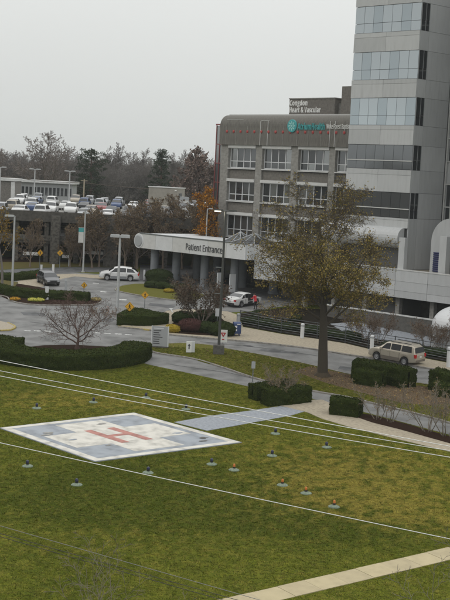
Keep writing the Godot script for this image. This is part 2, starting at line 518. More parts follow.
# clipped hedge swept along a plan path
func hedge(label: String, pts: Array, w: float, h: float, sd: int, group := "", base := 0.0, dens := 170.0, closed := false) -> void:
	rng.seed = sd
	var path := smooth_path(pts, 0.22, closed)
	var c0: Vector2 = path[path.size() / 2]
	var at := on(c0.x, c0.y, base)
	var t := thing("clipped_hedge", label, "hedge", at, 0.0, group)
	var nz := FastNoiseLite.new()
	nz.seed = sd
	nz.frequency = 0.9
	nz.fractal_octaves = 3
	var mb := MB.new()
	mb.col = HEDGE_GREENS[1]
	var lf := MB.new()
	var prof := []
	var hw := w * 0.5
	var rc := minf(0.16, hw * 0.5)
	prof.append(Vector2(-hw * 0.96, -0.1))
	for i in range(1, 5): prof.append(Vector2(-hw, (h - rc) * i / 4.0))
	prof.append(Vector2(-hw + rc * 0.3, h - rc * 0.3))
	var nt := maxi(3, int(w / 0.3))
	for i in nt + 1: prof.append(Vector2(lerpf(-hw + rc, hw - rc, float(i) / nt), h))
	prof.append(Vector2(hw - rc * 0.3, h - rc * 0.3))
	for i in range(4, 0, -1): prof.append(Vector2(hw, (h - rc) * i / 4.0))
	prof.append(Vector2(hw * 0.96, -0.1))
	var k := path.size()
	var grid := []
	var total := k + 1 if closed else k + 2
	for ii in total:
		var i := ii % k if closed else clampi(ii - 1, 0, k - 1)
		var d: Vector2 = (path[(i + 1) % k if closed else mini(i + 1, k - 1)] - path[(i - 1 + k) % k if closed else maxi(i - 1, 0)]).normalized()
		var s := Vector2(-d.y, d.x)
		var p: Vector2 = path[i]
		var sc := 1.0
		if not closed:
			if ii == 0 or ii == total - 1: sc = 0.05
			elif i == 0 or i == k - 1: sc = 1.0
		var row := []
		for q in prof:
			var hh: float = q.y if sc > 0.5 else minf(q.y, h - 0.06) * 0.98
			var pp := p + s * float(q.x) * sc
			var w3 := on(pp.x, pp.y, base + hh) - at
			var dn := nz.get_noise_3d(pp.x * 1.3, hh * 2.0, pp.y * 1.3)
			w3 += Vector3(s.x * signf(q.x), 0.8 if q.y > h - 0.1 else 0.0, s.y * signf(q.x)) * dn * 0.17
			row.append(w3)
		grid.append(row)
	for i in grid.size() - 1:
		var ci := i if closed else clampi(i, 3, grid.size() - 5)
		var ctr: Vector3 = (grid[ci][prof.size() / 2] + grid[ci + 1][prof.size() / 2]) * 0.5 - Vector3(0, h * 0.5, 0)
		for j in prof.size() - 1:
			var a: Vector3 = grid[i][j]
			var b: Vector3 = grid[i + 1][j]
			var e: Vector3 = grid[i + 1][j + 1]
			var f: Vector3 = grid[i][j + 1]
			var nn := (e - a).cross(f - b)
			var area := nn.length() * 0.5
			if area < 1e-5: continue
			nn = nn.normalized()
			if nn.dot((a + e) * 0.5 - ctr) < 0: nn = -nn
			mb.quad(a, b, e, f, nn)
			var kk := area * dens
			var cnt := int(kk) + (1 if rng.randf() < kk - int(kk) else 0)
			for z in cnt:
				var u := rng.randf()
				var v := rng.randf()
				hedge_leaves(lf, a.lerp(b, u).lerp(f.lerp(e, u), v), nn, HEDGE_GREENS, 0.085)
	put(mb.mesh(), "clipped_body", M.hedge, t)
	put(lf.mesh(), "foliage", M.hedge, t)

# rounded bush: lumpy ball with leaves all over it
func bush(called: String, label: String, at: Vector3, rx: float, ry: float, rz: float, sd: int, cols: Array, group := "", dens := 150.0, size := 0.09, turn := 0.0) -> Node3D:
	rng.seed = sd
	var t := thing(called, label, "bush", at, turn, group)
	var nz := FastNoiseLite.new()
	nz.seed = sd
	nz.frequency = 0.8
	var mb := MB.new()
	var c0: Color = cols[0]
	mb.col = c0
	var lf := MB.new()
	var f := func(a: float, b: float) -> Vector3:
		var d := Vector3(cos(a) * cos(b), sin(b), sin(a) * cos(b))
		var k := 1.0 + 0.20 * nz.get_noise_3d(d.x * 2.2, d.y * 2.2, d.z * 2.2)
		var q := pow(absf(d.x), 4) + pow(absf(d.y), 4) + pow(absf(d.z), 4)
		k *= lerpf(1.0, pow(q, -0.25), 0.45)
		return Vector3(d.x * rx, ry * 0.42 + d.y * ry * 0.58, d.z * rz) * Vector3(k, 1, k)
	for i in 20:
		for j in 10:
			var a0 := TAU * i / 20.0
			var a1 := TAU * (i + 1) / 20.0
			var b0 := lerpf(-0.9, PI / 2, j / 10.0)
			var b1 := lerpf(-0.9, PI / 2, (j + 1) / 10.0)
			var p: Vector3 = f.call(a0, b0)
			var q: Vector3 = f.call(a1, b0)
			var r: Vector3 = f.call(a1, b1)
			var s: Vector3 = f.call(a0, b1)
			var nn := (r - p).cross(s - q)
			var area := nn.length() * 0.5
			if area < 1e-6: continue
			nn = nn.normalized()
			if nn.dot((p + r) * 0.5 - Vector3(0, ry * 0.42, 0)) < 0: nn = -nn
			mb.quad(p, q, r, s, nn)
			var kk := area * dens
			for z in int(kk) + (1 if rng.randf() < kk - int(kk) else 0):
				hedge_leaves(lf, p.lerp(q, rng.randf()).lerp(s.lerp(r, rng.randf()), rng.randf()), nn, cols, size)
	put(mb.mesh(), "bush_body", M.hedge, t)
	put(lf.mesh(), "foliage", M.hedge, t)
	return t

# ------------------------------------------------------------------ vehicles
# x forward, y up, z to the right; k holds length, width, belt height, roofline points, glazing
func curve_at(pts: Array, x: float) -> float:
	for i in pts.size() - 1:
		if x <= pts[i + 1][0]:
			var t: float = clampf((x - pts[i][0]) / (pts[i + 1][0] - pts[i][0]), 0, 1)
			return lerpf(pts[i][1], pts[i + 1][1], t)
	return pts[-1][1]

func car_section(k: Dictionary, x: float) -> Array:
	var hl: float = k.L / 2
	var e: float = pow(clampf(absf(x) / hl, 0, 1), 6)
	var w: float = k.W / 2 * (1.0 - 0.17 * e)
	var top: float = curve_at(k.top, x)
	var belt: float = minf(k.belt, top - 0.03)
	var low: float = k.sill + 0.10 * e
	for ax in k.axles:
		var d: float = absf(x - ax)
		if d < k.arch: low = maxf(low, k.wheel + sqrt(k.arch * k.arch - d * d) * 0.98)
	low = minf(low, belt - 0.08)
	var gh: float = clampf((top - belt) / 0.5, 0, 1.1)
	var wr: float = w - 0.05 - 0.17 * gh
	return [Vector2(w - 0.06, low), Vector2(w, minf(low + 0.1, belt - 0.06)), Vector2(w + 0.012, lerpf(low, belt, 0.55)), Vector2(w - 0.012, belt - 0.03), Vector2(w - 0.035, belt), Vector2(lerpf(w - 0.04, wr, 0.5), lerpf(belt, top, 0.48)), Vector2(wr, lerpf(belt, top, 0.88)), Vector2(wr - 0.10, top - 0.012), Vector2(wr * 0.45, top + 0.012), Vector2(0, top + 0.02)]

func glass_patch(k: Dictionary, q: Array, t0: float, t1: float, s: float) -> MB:
	# side window between belt and roof; q = [rear_bottom, rear_top, front_bottom, front_top]
	var mb := MB.new()
	for i in 6:
		for j in 3:
			var pt := func(u: float, v: float) -> Vector3:
				var x: float = lerpf(lerpf(q[0], q[1], v), lerpf(q[2], q[3], v), u)
				var sec := car_section(k, x)
				var tt := lerpf(t0, t1, v)
				var a: Vector2 = sec[4].lerp(sec[5], minf(tt / 0.48, 1.0)) if tt < 0.48 else sec[5].lerp(sec[6], (tt - 0.48) / 0.40)
				return Vector3(x, a.y + 0.003, s * (a.x + 0.009))
			var nn := Vector3(0, 0.25, s).normalized()
			mb.quad(pt.call(i / 6.0, j / 3.0), pt.call((i + 1) / 6.0, j / 3.0), pt.call((i + 1) / 6.0, (j + 1) / 3.0), pt.call(i / 6.0, (j + 1) / 3.0), nn)
	return mb

func screen_patch(k: Dictionary, x0: float, x1: float, inset: float) -> MB:
	var mb := MB.new()
	var n := 6
	for i in n:
		for j in 6:
			var pt := func(u: float, v: float) -> Vector3:
				var x := lerpf(x0, x1, u)
				var sec := car_section(k, x)
				var zz: float = (sec[6].x - inset) * (v * 2 - 1)
				var y: float = curve_at(k.top, x) + 0.026 - 0.02 * absf(v * 2 - 1)
				return Vector3(x, y, zz)
			var a: Vector3 = pt.call(float(i) / n, j / 6.0)
			var b: Vector3 = pt.call(float(i + 1) / n, j / 6.0)
			var c: Vector3 = pt.call(float(i + 1) / n, (j + 1) / 6.0)
			var d: Vector3 = pt.call(float(i) / n, (j + 1) / 6.0)
			var nn := (c - a).cross(d - b).normalized()
			if nn.y < 0: nn = -nn
			mb.quad(a, b, c, d, nn)
	return mb

func car(called: String, label: String, k: Dictionary, paint: Material, at: Vector3, hx: float, hz: float, category := "car", group := "", simple := false) -> Node3D:
	var t := thing(called, label, category, at, 0.0, group)
	t.basis = slope_basis(hx, hz) if not simple else Basis(Vector3(hx, 0, hz).normalized(), Vector3.UP, Vector3(hx, 0, hz).normalized().cross(Vector3.UP))
	var xs := []
	var hl: float = k.L / 2
	var cnt := 56 if not simple else 26
	for i in cnt + 1: xs.append(lerpf(-hl, hl, float(i) / cnt))
	for p in k.top: xs.append(float(p[0]))
	if not simple:
		for ax in k.axles:
			for d in [-1.0, -0.97, 0.97, 1.0]: xs.append(ax + d * k.arch)
	xs.sort()
	var secs := []
	for x in xs: secs.append(car_section(k, clampf(x, -hl, hl)))
	var st := SurfaceTool.new()
	st.begin(Mesh.PRIMITIVE_TRIANGLES)
	var vs := []
	for i in xs.size():
		var row := []
		for j in secs[i].size(): row.append(Vector3(xs[i], secs[i][j].y, secs[i][j].x))
		for j in range(secs[i].size() - 2, -1, -1): row.append(Vector3(xs[i], secs[i][j].y, -secs[i][j].x))
		vs.append(row)
	var mb := MB.new()
	# normals by averaging neighbouring section differences
	var nrm := func(i: int, j: int) -> Vector3:
		var a: Vector3 = vs[maxi(i - 1, 0)][j]
		var b: Vector3 = vs[mini(i + 1, vs.size() - 1)][j]
		var c: Vector3 = vs[i][maxi(j - 1, 0)]
		var d: Vector3 = vs[i][mini(j + 1, vs[i].size() - 1)]
		var nn := (b - a).cross(d - c).normalized()
		var o: Vector3 = vs[i][j] - Vector3(vs[i][j].x * 0.9, 0.6, 0)
		return nn if nn.dot(o) >= 0 else -nn
	for i in vs.size() - 1:
		for j in vs[i].size() - 1:
			mb.quad_n(vs[i][j], vs[i + 1][j], vs[i + 1][j + 1], vs[i][j + 1], nrm.call(i, j), nrm.call(i + 1, j), nrm.call(i + 1, j + 1), nrm.call(i, j + 1))
		var last: int = vs[i].size() - 1
		mb.quad(vs[i][0], vs[i + 1][0], vs[i + 1][last], vs[i][last], Vector3.DOWN)
	for e in [0, vs.size() - 1]:
		var nn := Vector3(-1 if e == 0 else 1, 0, 0)
		for j in range(1, vs[e].size() - 1):
			mb.tri_n(vs[e][0], vs[e][j], vs[e][j + 1], nn, nn, nn)
	var body := put(mb.mesh(), "body", paint, t)
	for q in k.side:
		for s in [-1.0, 1.0]:
			put(glass_patch(k, q, 0.10, 0.84, s).mesh(), "side_window", M.car_glass, t)
	put(screen_patch(k, k.screen[0], k.screen[1], 0.03).mesh(), "windscreen", M.car_glass, t)
	put(screen_patch(k, k.rear[0], k.rear[1], 0.05).mesh(), "rear_window", M.car_glass, t)
	for ax in k.axles:
		for s in [-1.0, 1.0]:
			var w := Node3D.new()
			w.name = "wheel"
			t.add_child(w, true)
			w.position = Vector3(ax, k.wheel, s * (k.W / 2 - 0.12))
			w.basis = Basis(Vector3.RIGHT, PI / 2 * s)
			var tb := MB.new()
			var R: float = k.wheel
			tb.lathe([[R * 0.6, 0.10], [R * 0.66, 0.115], [R * 0.92, 0.115], [R, 0.08], [R, -0.1], [R * 0.6, -0.11]] , Vector3.ZERO, 18 if not simple else 10)
			put(tb.mesh(), "tyre", M.tyre, w)
			var rb := MB.new()
			if simple:
				rb.lathe([[0.0, 0.09], [R * 0.62, 0.10]], Vector3.ZERO, 10)
			else:
				rb.lathe([[0.0, 0.03], [R * 0.6, 0.03]], Vector3.ZERO, 16)
				rb.lathe([[R * 0.56, 0.06], [R * 0.62, 0.108], [R * 0.56, 0.10]], Vector3.ZERO, 18)
				rb.lathe([[0.07, 0.04], [0.07, 0.09], [0.0, 0.1]], Vector3.ZERO, 10)
				for i in 5:
					var an := TAU * i / 5.0
					rb.box(Vector3(cos(an), 0, sin(an)) * R * 0.32 + Vector3(0, 0.075, 0), Vector3(R * 0.56, 0.03, 0.07), Basis(Vector3.UP, -an))
			put(rb.mesh(), "rim", M.alloy, w)
	if simple: return t
	var secr := car_section(k, -hl + 0.04)
	var secf := car_section(k, hl - 0.04)
	for s in [-1.0, 1.0]:
		bx("tail_light", M.tail_lamp, t, Vector3(-hl + 0.11, k.tail_y, s * (secr[2].x - 0.09)), Vector3(0.28, k.tail_h, 0.22))
		var hb := MB.new()
		hb.box(Vector3.ZERO, Vector3(0.34, 0.13, 0.32), Basis(Vector3.UP, s * 0.35))
		put(hb.mesh(), "headlight", M.head_lamp, t, Vector3(hl - 0.17, k.head_y, s * (secf[2].x - 0.16)))
		var mm := MB.new()
		mm.box(Vector3(0, 0, 0), Vector3(0.12, 0.15, 0.22), Basis(Vector3.UP, s * 0.15))
		put(mm.mesh(), "wing_mirror", k.get("mirror", paint), t, Vector3(k.mirror_x, k.belt + 0.06, s * (k.W / 2 + 0.06)))
		for hx2 in k.handles:
			bx("door_handle", k.get("mirror", paint), t, Vector3(hx2, k.belt - 0.10, s * (k.W / 2 + 0.002)), Vector3(0.17, 0.035, 0.05))
		for dx in k.seams:
			bx("door_seam", M.trim_black, t, Vector3(dx, lerpf(k.sill, k.belt, 0.55), s * (k.W / 2 - 0.006)), Vector3(0.014, (k.belt - k.sill) * 0.72, 0.05))
		bx("sill_trim", k.get("lower", M.trim_black), t, Vector3((k.axles[0] + k.axles[1]) / 2, k.sill + 0.06, s * (k.W / 2 - 0.03)), Vector3(k.axles[1] - k.axles[0] - k.arch * 2.1, 0.13, 0.10))
	if k.has("lower"):
		for s in [-1.0, 1.0]:
			bx("side_cladding", k.lower, t, Vector3((k.axles[0] + k.axles[1]) / 2, k.sill + 0.21, s * (k.W / 2 - 0.005)), Vector3(k.axles[1] - k.axles[0] - k.arch * 2.1, 0.2, 0.06))
	bx("front_bumper", k.get("lower", M.trim_black), t, Vector3(hl - 0.06, k.sill + 0.17, 0), Vector3(0.18, 0.16, k.W * 0.72))
	bx("grille", M.trim_black, t, Vector3(hl - 0.035, k.head_y - 0.06, 0), Vector3(0.09, 0.16, k.W * 0.42))
	bx("rear_bumper", k.get("lower", M.trim_black), t, Vector3(-hl + 0.06, k.sill + 0.19, 0), Vector3(0.18, 0.20, k.W * 0.74))
	bx("number_plate", M.plate, t, Vector3(-hl - 0.022, k.plate_y, 0), Vector3(0.02, 0.15, 0.32))
	return t

func suv_spec(l: float, w: float, h: float) -> Dictionary:
	var a := l / 2
	return {"L": l, "W": w, "belt": h * 0.58, "sill": 0.27, "wheel": 0.35, "arch": 0.43, "axles": [-l * 0.285, l * 0.30],
		"top": [[-a, h * 0.50], [-a + 0.10, h * 0.585], [-a + 0.34, h * 0.90], [-a + 0.62, h * 0.975], [-0.4, h], [0.15, h * 0.985], [0.62, h * 0.93], [1.32, h * 0.625], [a - 0.5, h * 0.56], [a - 0.12, h * 0.49], [a, h * 0.36]],
		"side": [[-a + 0.42, -a + 0.62, -l * 0.19, -l * 0.19], [-l * 0.17, -l * 0.17, 0.02, 0.02], [0.11, 0.11, 1.10, 0.52]],
		"screen": [0.66, 1.26], "rear": [-a + 0.33, -a + 0.13], "tail_y": h * 0.50, "tail_h": 0.30, "head_y": h * 0.42, "mirror_x": 0.98, "handles": [-0.30, 0.32], "seams": [-l * 0.18, 0.06, 1.05], "plate_y": h * 0.44}

func sedan_spec() -> Dictionary:
	return {"L": 4.85, "W": 1.84, "belt": 0.92, "sill": 0.24, "wheel": 0.33, "arch": 0.40, "axles": [-1.38, 1.46],
		"top": [[-2.425, 0.72], [-2.34, 0.96], [-1.95, 1.02], [-1.62, 1.05], [-0.85, 1.38], [-0.3, 1.46], [0.1, 1.45], [0.45, 1.39], [1.22, 1.00], [1.95, 0.86], [2.3, 0.74], [2.425, 0.5]],
		"side": [[-1.42, -0.95, -0.82, -0.72], [-0.74, -0.66, 0.10, 0.10], [0.18, 0.18, 1.02, 0.42]],
		"screen": [0.50, 1.16], "rear": [-0.90, -1.54], "tail_y": 0.80, "tail_h": 0.17, "head_y": 0.68, "mirror_x": 0.86, "handles": [-0.55, 0.35], "seams": [-0.78, 0.14, 1.0], "plate_y": 0.74}

# ------------------------------------------------------------------ street furniture
func lamp_post(label: String, base: Vector3, height: float, heads: Array, m: Material, r := 0.09, group := "", head_m: Material = null) -> Node3D:
	# heads: [arm vector, head size]
	var t := thing("street_lamp", label, "street lamp", base, 0.0, group)
	var mb := MB.new()
	mb.tube([Vector3(0, -0.2, 0), Vector3(0, 0.12, 0)], [r * 2.0, r * 2.0], 10)
	put(mb.mesh(), "base", m, t)
	var pb := MB.new()
	pb.tube([Vector3(0, 0.1, 0), Vector3(0, height, 0)], [r, r * 0.7], 10)
	put(pb.mesh(), "pole", m, t)
	for h in heads:
		var ar := MB.new()
		var av: Vector3 = h[0]
		ar.tube([Vector3(0, height - 0.08, 0), Vector3(0, height - 0.06, 0) + av], [r * 0.5, r * 0.45], 6)
		put(ar.mesh(), "arm", m, t)
		var hb := MB.new()
		var sz: Vector3 = h[1]
		var d := Vector3(av.x, 0, av.z).normalized()
		var bs := Basis(d, Vector3.UP, d.cross(Vector3.UP))
		hb.box(Vector3.ZERO, sz, bs)
		hb.box(Vector3(0, sz.y * 0.62, 0), Vector3(sz.x * 0.86, sz.y * 0.3, sz.z * 0.8), bs)
		put(hb.mesh(), "lamp_head", head_m if head_m else m, t, Vector3(0, height - 0.02, 0) + av + d * sz.x * 0.4)
	return t

func walker(mb: MB, z: float, s: float) -> void:
	# striding figure pictogram, about 1 unit tall
	var bits := [[0.02, 0.36, 0.13, 0.13, 0.0], [0.0, 0.12, 0.16, 0.34, 0.1], [-0.10, -0.22, 0.10, 0.40, -0.42], [0.11, -0.22, 0.10, 0.40, 0.45], [0.14, 0.12, 0.26, 0.08, -0.5], [-0.13, 0.12, 0.24, 0.08, 0.7]]
	for b in bits:
		mb.box(Vector3(b[0], b[1], 0) * s + Vector3(0, 0, z), Vector3(b[2] * s, b[3] * s, 0.01), Basis(Vector3.BACK, b[4]))

func diamond_sign(label: String, base: Vector3, post_h: float, side: float, turn: float, group: String) -> void:
	var t := thing("warning_sign", label, "road sign", base, turn, group)
	var pb := MB.new()
	pb.box(Vector3(0, post_h / 2 - 0.1, 0), Vector3(0.07, post_h + 0.2, 0.05))
	put(pb.mesh(), "post", M.steel, t)
	var f := MB.new()
	f.box(Vector3(0, 0, 0), Vector3(side, side, 0.02), Basis(Vector3.BACK, PI / 4))
	put(f.mesh(), "sign_plate", M.yellow, t, Vector3(0, post_h + side * 0.35, 0.045))
	var b := MB.new()
	var hs := side * 0.44
	for i in 4:
		b.box(Basis(Vector3.BACK, PI / 4 + i * PI / 2) * Vector3(0, hs, 0), Vector3(hs * 2, 0.02, 0.008), Basis(Vector3.BACK, PI / 4 + i * PI / 2))
	put(b.mesh(), "border", M.black, t, Vector3(0, post_h + side * 0.35, 0.062))
	var w := MB.new()
	walker(w, 0, side * 0.85)
	put(w.mesh(), "walker_symbol", M.black, t, Vector3(0, post_h + side * 0.35, 0.064))

func marker_post(label: String, base: Vector3, h: float, w: float, m: Material, group: String, round_top := false) -> void:
	var t := thing("bollard" if round_top else "marker_post", label, "bollard" if round_top else "post", base, 0.0, group)
	var mb := MB.new()
	if round_top:
		mb.lathe([[w * 0.5, -0.1], [w * 0.5, h - w * 0.35], [w * 0.44, h - w * 0.12], [w * 0.25, h - 0.02], [0.0, h]], Vector3.ZERO, 14)
		put(mb.mesh(), "shaft", m, t)
		var cb := MB.new()
		cb.lathe([[w * 0.52, h * 0.80], [w * 0.54, h * 0.81], [w * 0.54, h * 0.85], [w * 0.52, h * 0.86]], Vector3.ZERO, 14)
		put(cb.mesh(), "collar", M.steel, t)
	else:
		mb.box(Vector3(0, h / 2 - 0.05, 0), Vector3(w, h + 0.1, w * 0.5))
		put(mb.mesh(), "panel", m, t)
		bx("cap", M.white_metal, t, Vector3(0, h + 0.012, 0), Vector3(w * 1.1, 0.03, w * 0.6))

func letters(txt: String, size: float, m: Material, parent: Node, at: Vector3, width: float, called := "lettering", serif := false, weight := 400) -> MeshInstance3D:
	var tm := TextMesh.new()
	var sf := SystemFont.new()
	sf.font_names = PackedStringArray(["Droid Serif" if serif else "Droid Sans"])
	sf.font_weight = weight
	tm.font = sf
	tm.text = txt
	tm.font_size = 48
	tm.pixel_size = size / 48.0
	tm.depth = 0.06
	tm.curve_step = 2.0
	var o := put(tm, called, m, parent, at)
	var bb := tm.get_aabb()
	if bb.size.x > 0: o.scale = Vector3(width / bb.size.x, 1, 1)
	return o

# ------------------------------------------------------------------ the scene
func _ready() -> void:
	rng.seed = 7
	sky_and_camera()
	materials()
	ground()
	roads()
	helipad()
	medical_building()
	tower()
	entrance_canopy()
	garage_and_beyond()
	background_trees()
	railing_and_court()
	hedges_and_beds()
	trees_and_shrubs()
	vehicles()
	lamps_and_signs()
	landing_lights()
	visitor()
	cables()
	litter()

func sky_and_camera() -> void:
	var cam := Camera3D.new()
	cam.name = "camera"
	cam.fov = 26.184
	cam.position = Vector3(0, 20.8, 0)
	cam.rotation_degrees = Vector3(-5.403, 0, 2.865)
	cam.near = 0.1
	cam.far = 4000.0
	add_child(cam)
	cam.current = true
	var we := WorldEnvironment.new()
	we.name = "environment"
	var e := Environment.new()
	var sky := Sky.new()
	var sm := ProceduralSkyMaterial.new()
	# overcast: a bright zenith over a dimmer horizon, growing with the sine of the elevation
	sm.sky_top_color = lin(1.58, 1.60, 1.60)
	sm.sky_horizon_color = lin(0.535, 0.55, 0.535)
	sm.sky_curve = 0.6
	sm.sky_energy_multiplier = 1.0
	sm.ground_bottom_color = lin(0.05, 0.05, 0.045)
	sm.ground_horizon_color = lin(0.30, 0.31, 0.30)
	# faint cloud structure
	var cn := noise_image(512, 0.006, 41, 4)
	var ci := Image.create(512, 256, false, Image.FORMAT_RGBA8)
	for y in 256:
		for x in 512:
			var t := cn.get_pixel(x, y * 2).r
			ci.set_pixel(x, y, Color(1, 1, 1, clampf((t - 0.35) * 1.6, 0.0, 1.0)))
	sm.sky_cover = ImageTexture.create_from_image(ci)
	sm.sky_cover_modulate = Color(1, 1, 1, 0.06)
	sky.sky_material = sm
	e.background_mode = Environment.BG_SKY
	e.sky = sky
	e.tonemap_mode = Environment.TONE_MAPPER_LINEAR
	e.tonemap_exposure = 1.12
	e.sdfgi_enabled = true
	e.ssao_enabled = true
	e.ssil_enabled = true
	e.fog_enabled = true
	e.fog_density = 0.00019
	e.fog_light_color = Color(0.80, 0.82, 0.82)
	we.environment = e
	add_child(we)
	var sun := DirectionalLight3D.new()
	sun.name = "sun"
	sun.light_energy = 0.3
	sun.light_angular_distance = 40.0
	sun.light_color = Color(1.0, 0.995, 0.98)
	sun.shadow_enabled = true
	sun.rotation_degrees = Vector3(-42, -75, 0)
	add_child(sun)

# ---- terrain and lawn
var bare_ground := []   # plan polygons without grass

func lawn_colour(x: float, z: float, n1: FastNoiseLite, n2: FastNoiseLite) -> Color:
	var a := n1.get_noise_2d(x, z * 0.6) * 0.5 + 0.5
	var b := clampf(n2.get_noise_2d(x, z * 0.7) * 0.8 + 0.5, 0.0, 1.0)
	var dark := Color(0.076, 0.096, 0.009)
	var green := Color(0.145, 0.160, 0.018)
	var tan := Color(0.36, 0.275, 0.06)
	var lush := 0.0
	for p in lush_spots:
		var q := Vector2((x - p[0].x) / p[1], (z - p[0].z) / p[2])
		lush += p[3] * exp(-q.length_squared())
	var c := dark.lerp(green, clampf(smoothstep(0.2, 0.7, a * 0.7 + b * 0.3) - lush * 0.55, 0.0, 1.0))
	var dry := 0.0
	for p in dry_spots:
		var q := Vector2((x - p[0].x) / p[1], (z - p[0].z) / p[2])
		dry += p[3] * exp(-q.length_squared())
	var streak := smoothstep(0.40, 0.85, b * 0.85 + a * 0.15 + dry * 0.30 - 0.08)
	c = c.lerp(tan, clampf(streak * (0.18 + dry * 0.62), 0.0, 0.6))
	return c

var lush_spots := [[Vector3(-3.38, 3.42, -66.20), 9.0, 4.0, 1.0], [Vector3(4.38, 3.31, -64.14), 9.0, 3.0, 0.8], [Vector3(-8.41, 3.54, -68.57), 7.0, 4.0, 0.6], [Vector3(0.81, 3.52, -68.30), 6.0, 3.0, 0.6]]
var dry_spots := [[Vector3(7.11, 3.58, -69.36), 7.0, 4.0, 0.75], [Vector3(5.13, 4.08, -79.01), 9.0, 4.0, 0.4], [Vector3(10.98, 3.92, -76.01), 7.0, 6.0, 0.55], [Vector3(-7.06, 4.65, -90.19), 10.0, 4.0, 0.5], [Vector3(6.60, 3.79, -73.54), 4.0, 3.0, 0.5], [Vector3(11.35, 3.43, -66.55), 4.0, 3.0, 0.45], [Vector3(-4.49, 3.15, -60.95), 8.0, 3.0, 0.25], [Vector3(-12.64, 4.62, -89.57), 8.0, 3.0, 0.3]]
var n_big := FastNoiseLite.new()
var n_small := FastNoiseLite.new()

func ground() -> void:
	n_big.seed = 21
	n_big.frequency = 0.06
	n_big.fractal_octaves = 4
	n_small.seed = 33
	n_small.frequency = 1.1
	n_small.fractal_octaves = 5
	n_small.fractal_gain = 0.6
	var xs := [-1500.0, -500.0, -150.0]
	var x := -50.0
	while x <= 50.0:
		xs.append(x)
		x += 0.36
	xs.append_array([150.0, 500.0, 1500.0])
	var zs := [90.0, 20.0, -20.0]
	var z := -45.0
	while z >= -130.0:
		zs.append(z)
		z -= 0.36
	zs.append_array([-140.0, -150.0, -160.0, -FLAT, -260.0, -500.0, -1500.0])
	var mb := MB.new()
	var up := Vector3(0, 1, SLOPE).normalized()
	var pts := []
	var cols := []
	for i in zs.size():
		var row := []
		var rc := []
		for j in xs.size():
			row.append(on(xs[j], zs[i]))
			rc.append(lawn_colour(xs[j], zs[i], n_big, n_small))
		pts.append(row)
		cols.append(rc)
	for i in zs.size() - 1:
		for j in xs.size() - 1:
			mb.v.append_array([pts[i][j], pts[i + 1][j], pts[i + 1][j + 1], pts[i][j], pts[i + 1][j + 1], pts[i][j + 1]])
			mb.c.append_array([cols[i][j], cols[i + 1][j], cols[i + 1][j + 1], cols[i][j], cols[i + 1][j + 1], cols[i][j + 1]])
			mb.n.append_array([up, up, up, up, up, up])
	structure(put(mb.mesh(), "lawn_ground", M.lawn, self))

func inside_any(p: Vector2, polys: Array) -> bool:
	for q in polys:
		if Geometry2D.is_point_in_polygon(p, q): return true
	return false

var island_edge := [Vector2(-6.93, -111.45), Vector2(-5.64, -108.99), Vector2(-2.43, -107.15), Vector2(0.03, -104.17), Vector2(3.21, -99.83), Vector2(7.09, -96.74), Vector2(9.32, -95.36), Vector2(10.89, -93.87), Vector2(13.64, -91.30), Vector2(16.05, -88.52), Vector2(19.77, -83.31)]
var island_top := [Vector2(22.44, -95.45), Vector2(17.89, -99.60), Vector2(16.20, -101.43), Vector2(11.21, -103.31), Vector2(9.69, -104.54), Vector2(7.14, -107.24), Vector2(3.94, -109.94), Vector2(0.66, -112.32), Vector2(-1.22, -113.85), Vector2(-3.37, -114.14), Vector2(-5.54, -113.04), Vector2(-6.64, -112.35)]
var near_edge := [Vector2(-27.98, -104.53), Vector2(-23.16, -104.95), Vector2(-16.79, -106.22), Vector2(-9.45, -107.74), Vector2(-5.83, -103.92), Vector2(-2.48, -101.32), Vector2(2.24, -97.39), Vector2(5.94, -95.10), Vector2(8.71, -92.42), Vector2(11.95, -89.12), Vector2(15.52, -85.34), Vector2(19.21, -80.73)]
var walk_front := [Vector2(-9.96, -121.00), Vector2(-6.87, -119.96), Vector2(-5.19, -118.27), Vector2(-2.76, -117.64), Vector2(-0.27, -117.05), Vector2(3.37, -116.28), Vector2(7.56, -114.69), Vector2(10.80, -112.69), Vector2(14.50, -110.45), Vector2(17.35, -108.12), Vector2(19.09, -106.87), Vector2(23.90, -102.12)]
var walk_back := [Vector2(24.62, -105.38), Vector2(19.72, -110.68), Vector2(17.57, -112.62), Vector2(13.14, -115.72), Vector2(11.24, -117.96), Vector2(8.77, -119.61), Vector2(5.46, -121.36), Vector2(1.88, -124.26), Vector2(1.41, -131.50), Vector2(0.38, -133.48), Vector2(-2.02, -133.71), Vector2(-4.63, -133.54), Vector2(-5.99, -131.76), Vector2(-6.41, -128.38), Vector2(-7.24, -125.65), Vector2(-8.16, -124.76)]

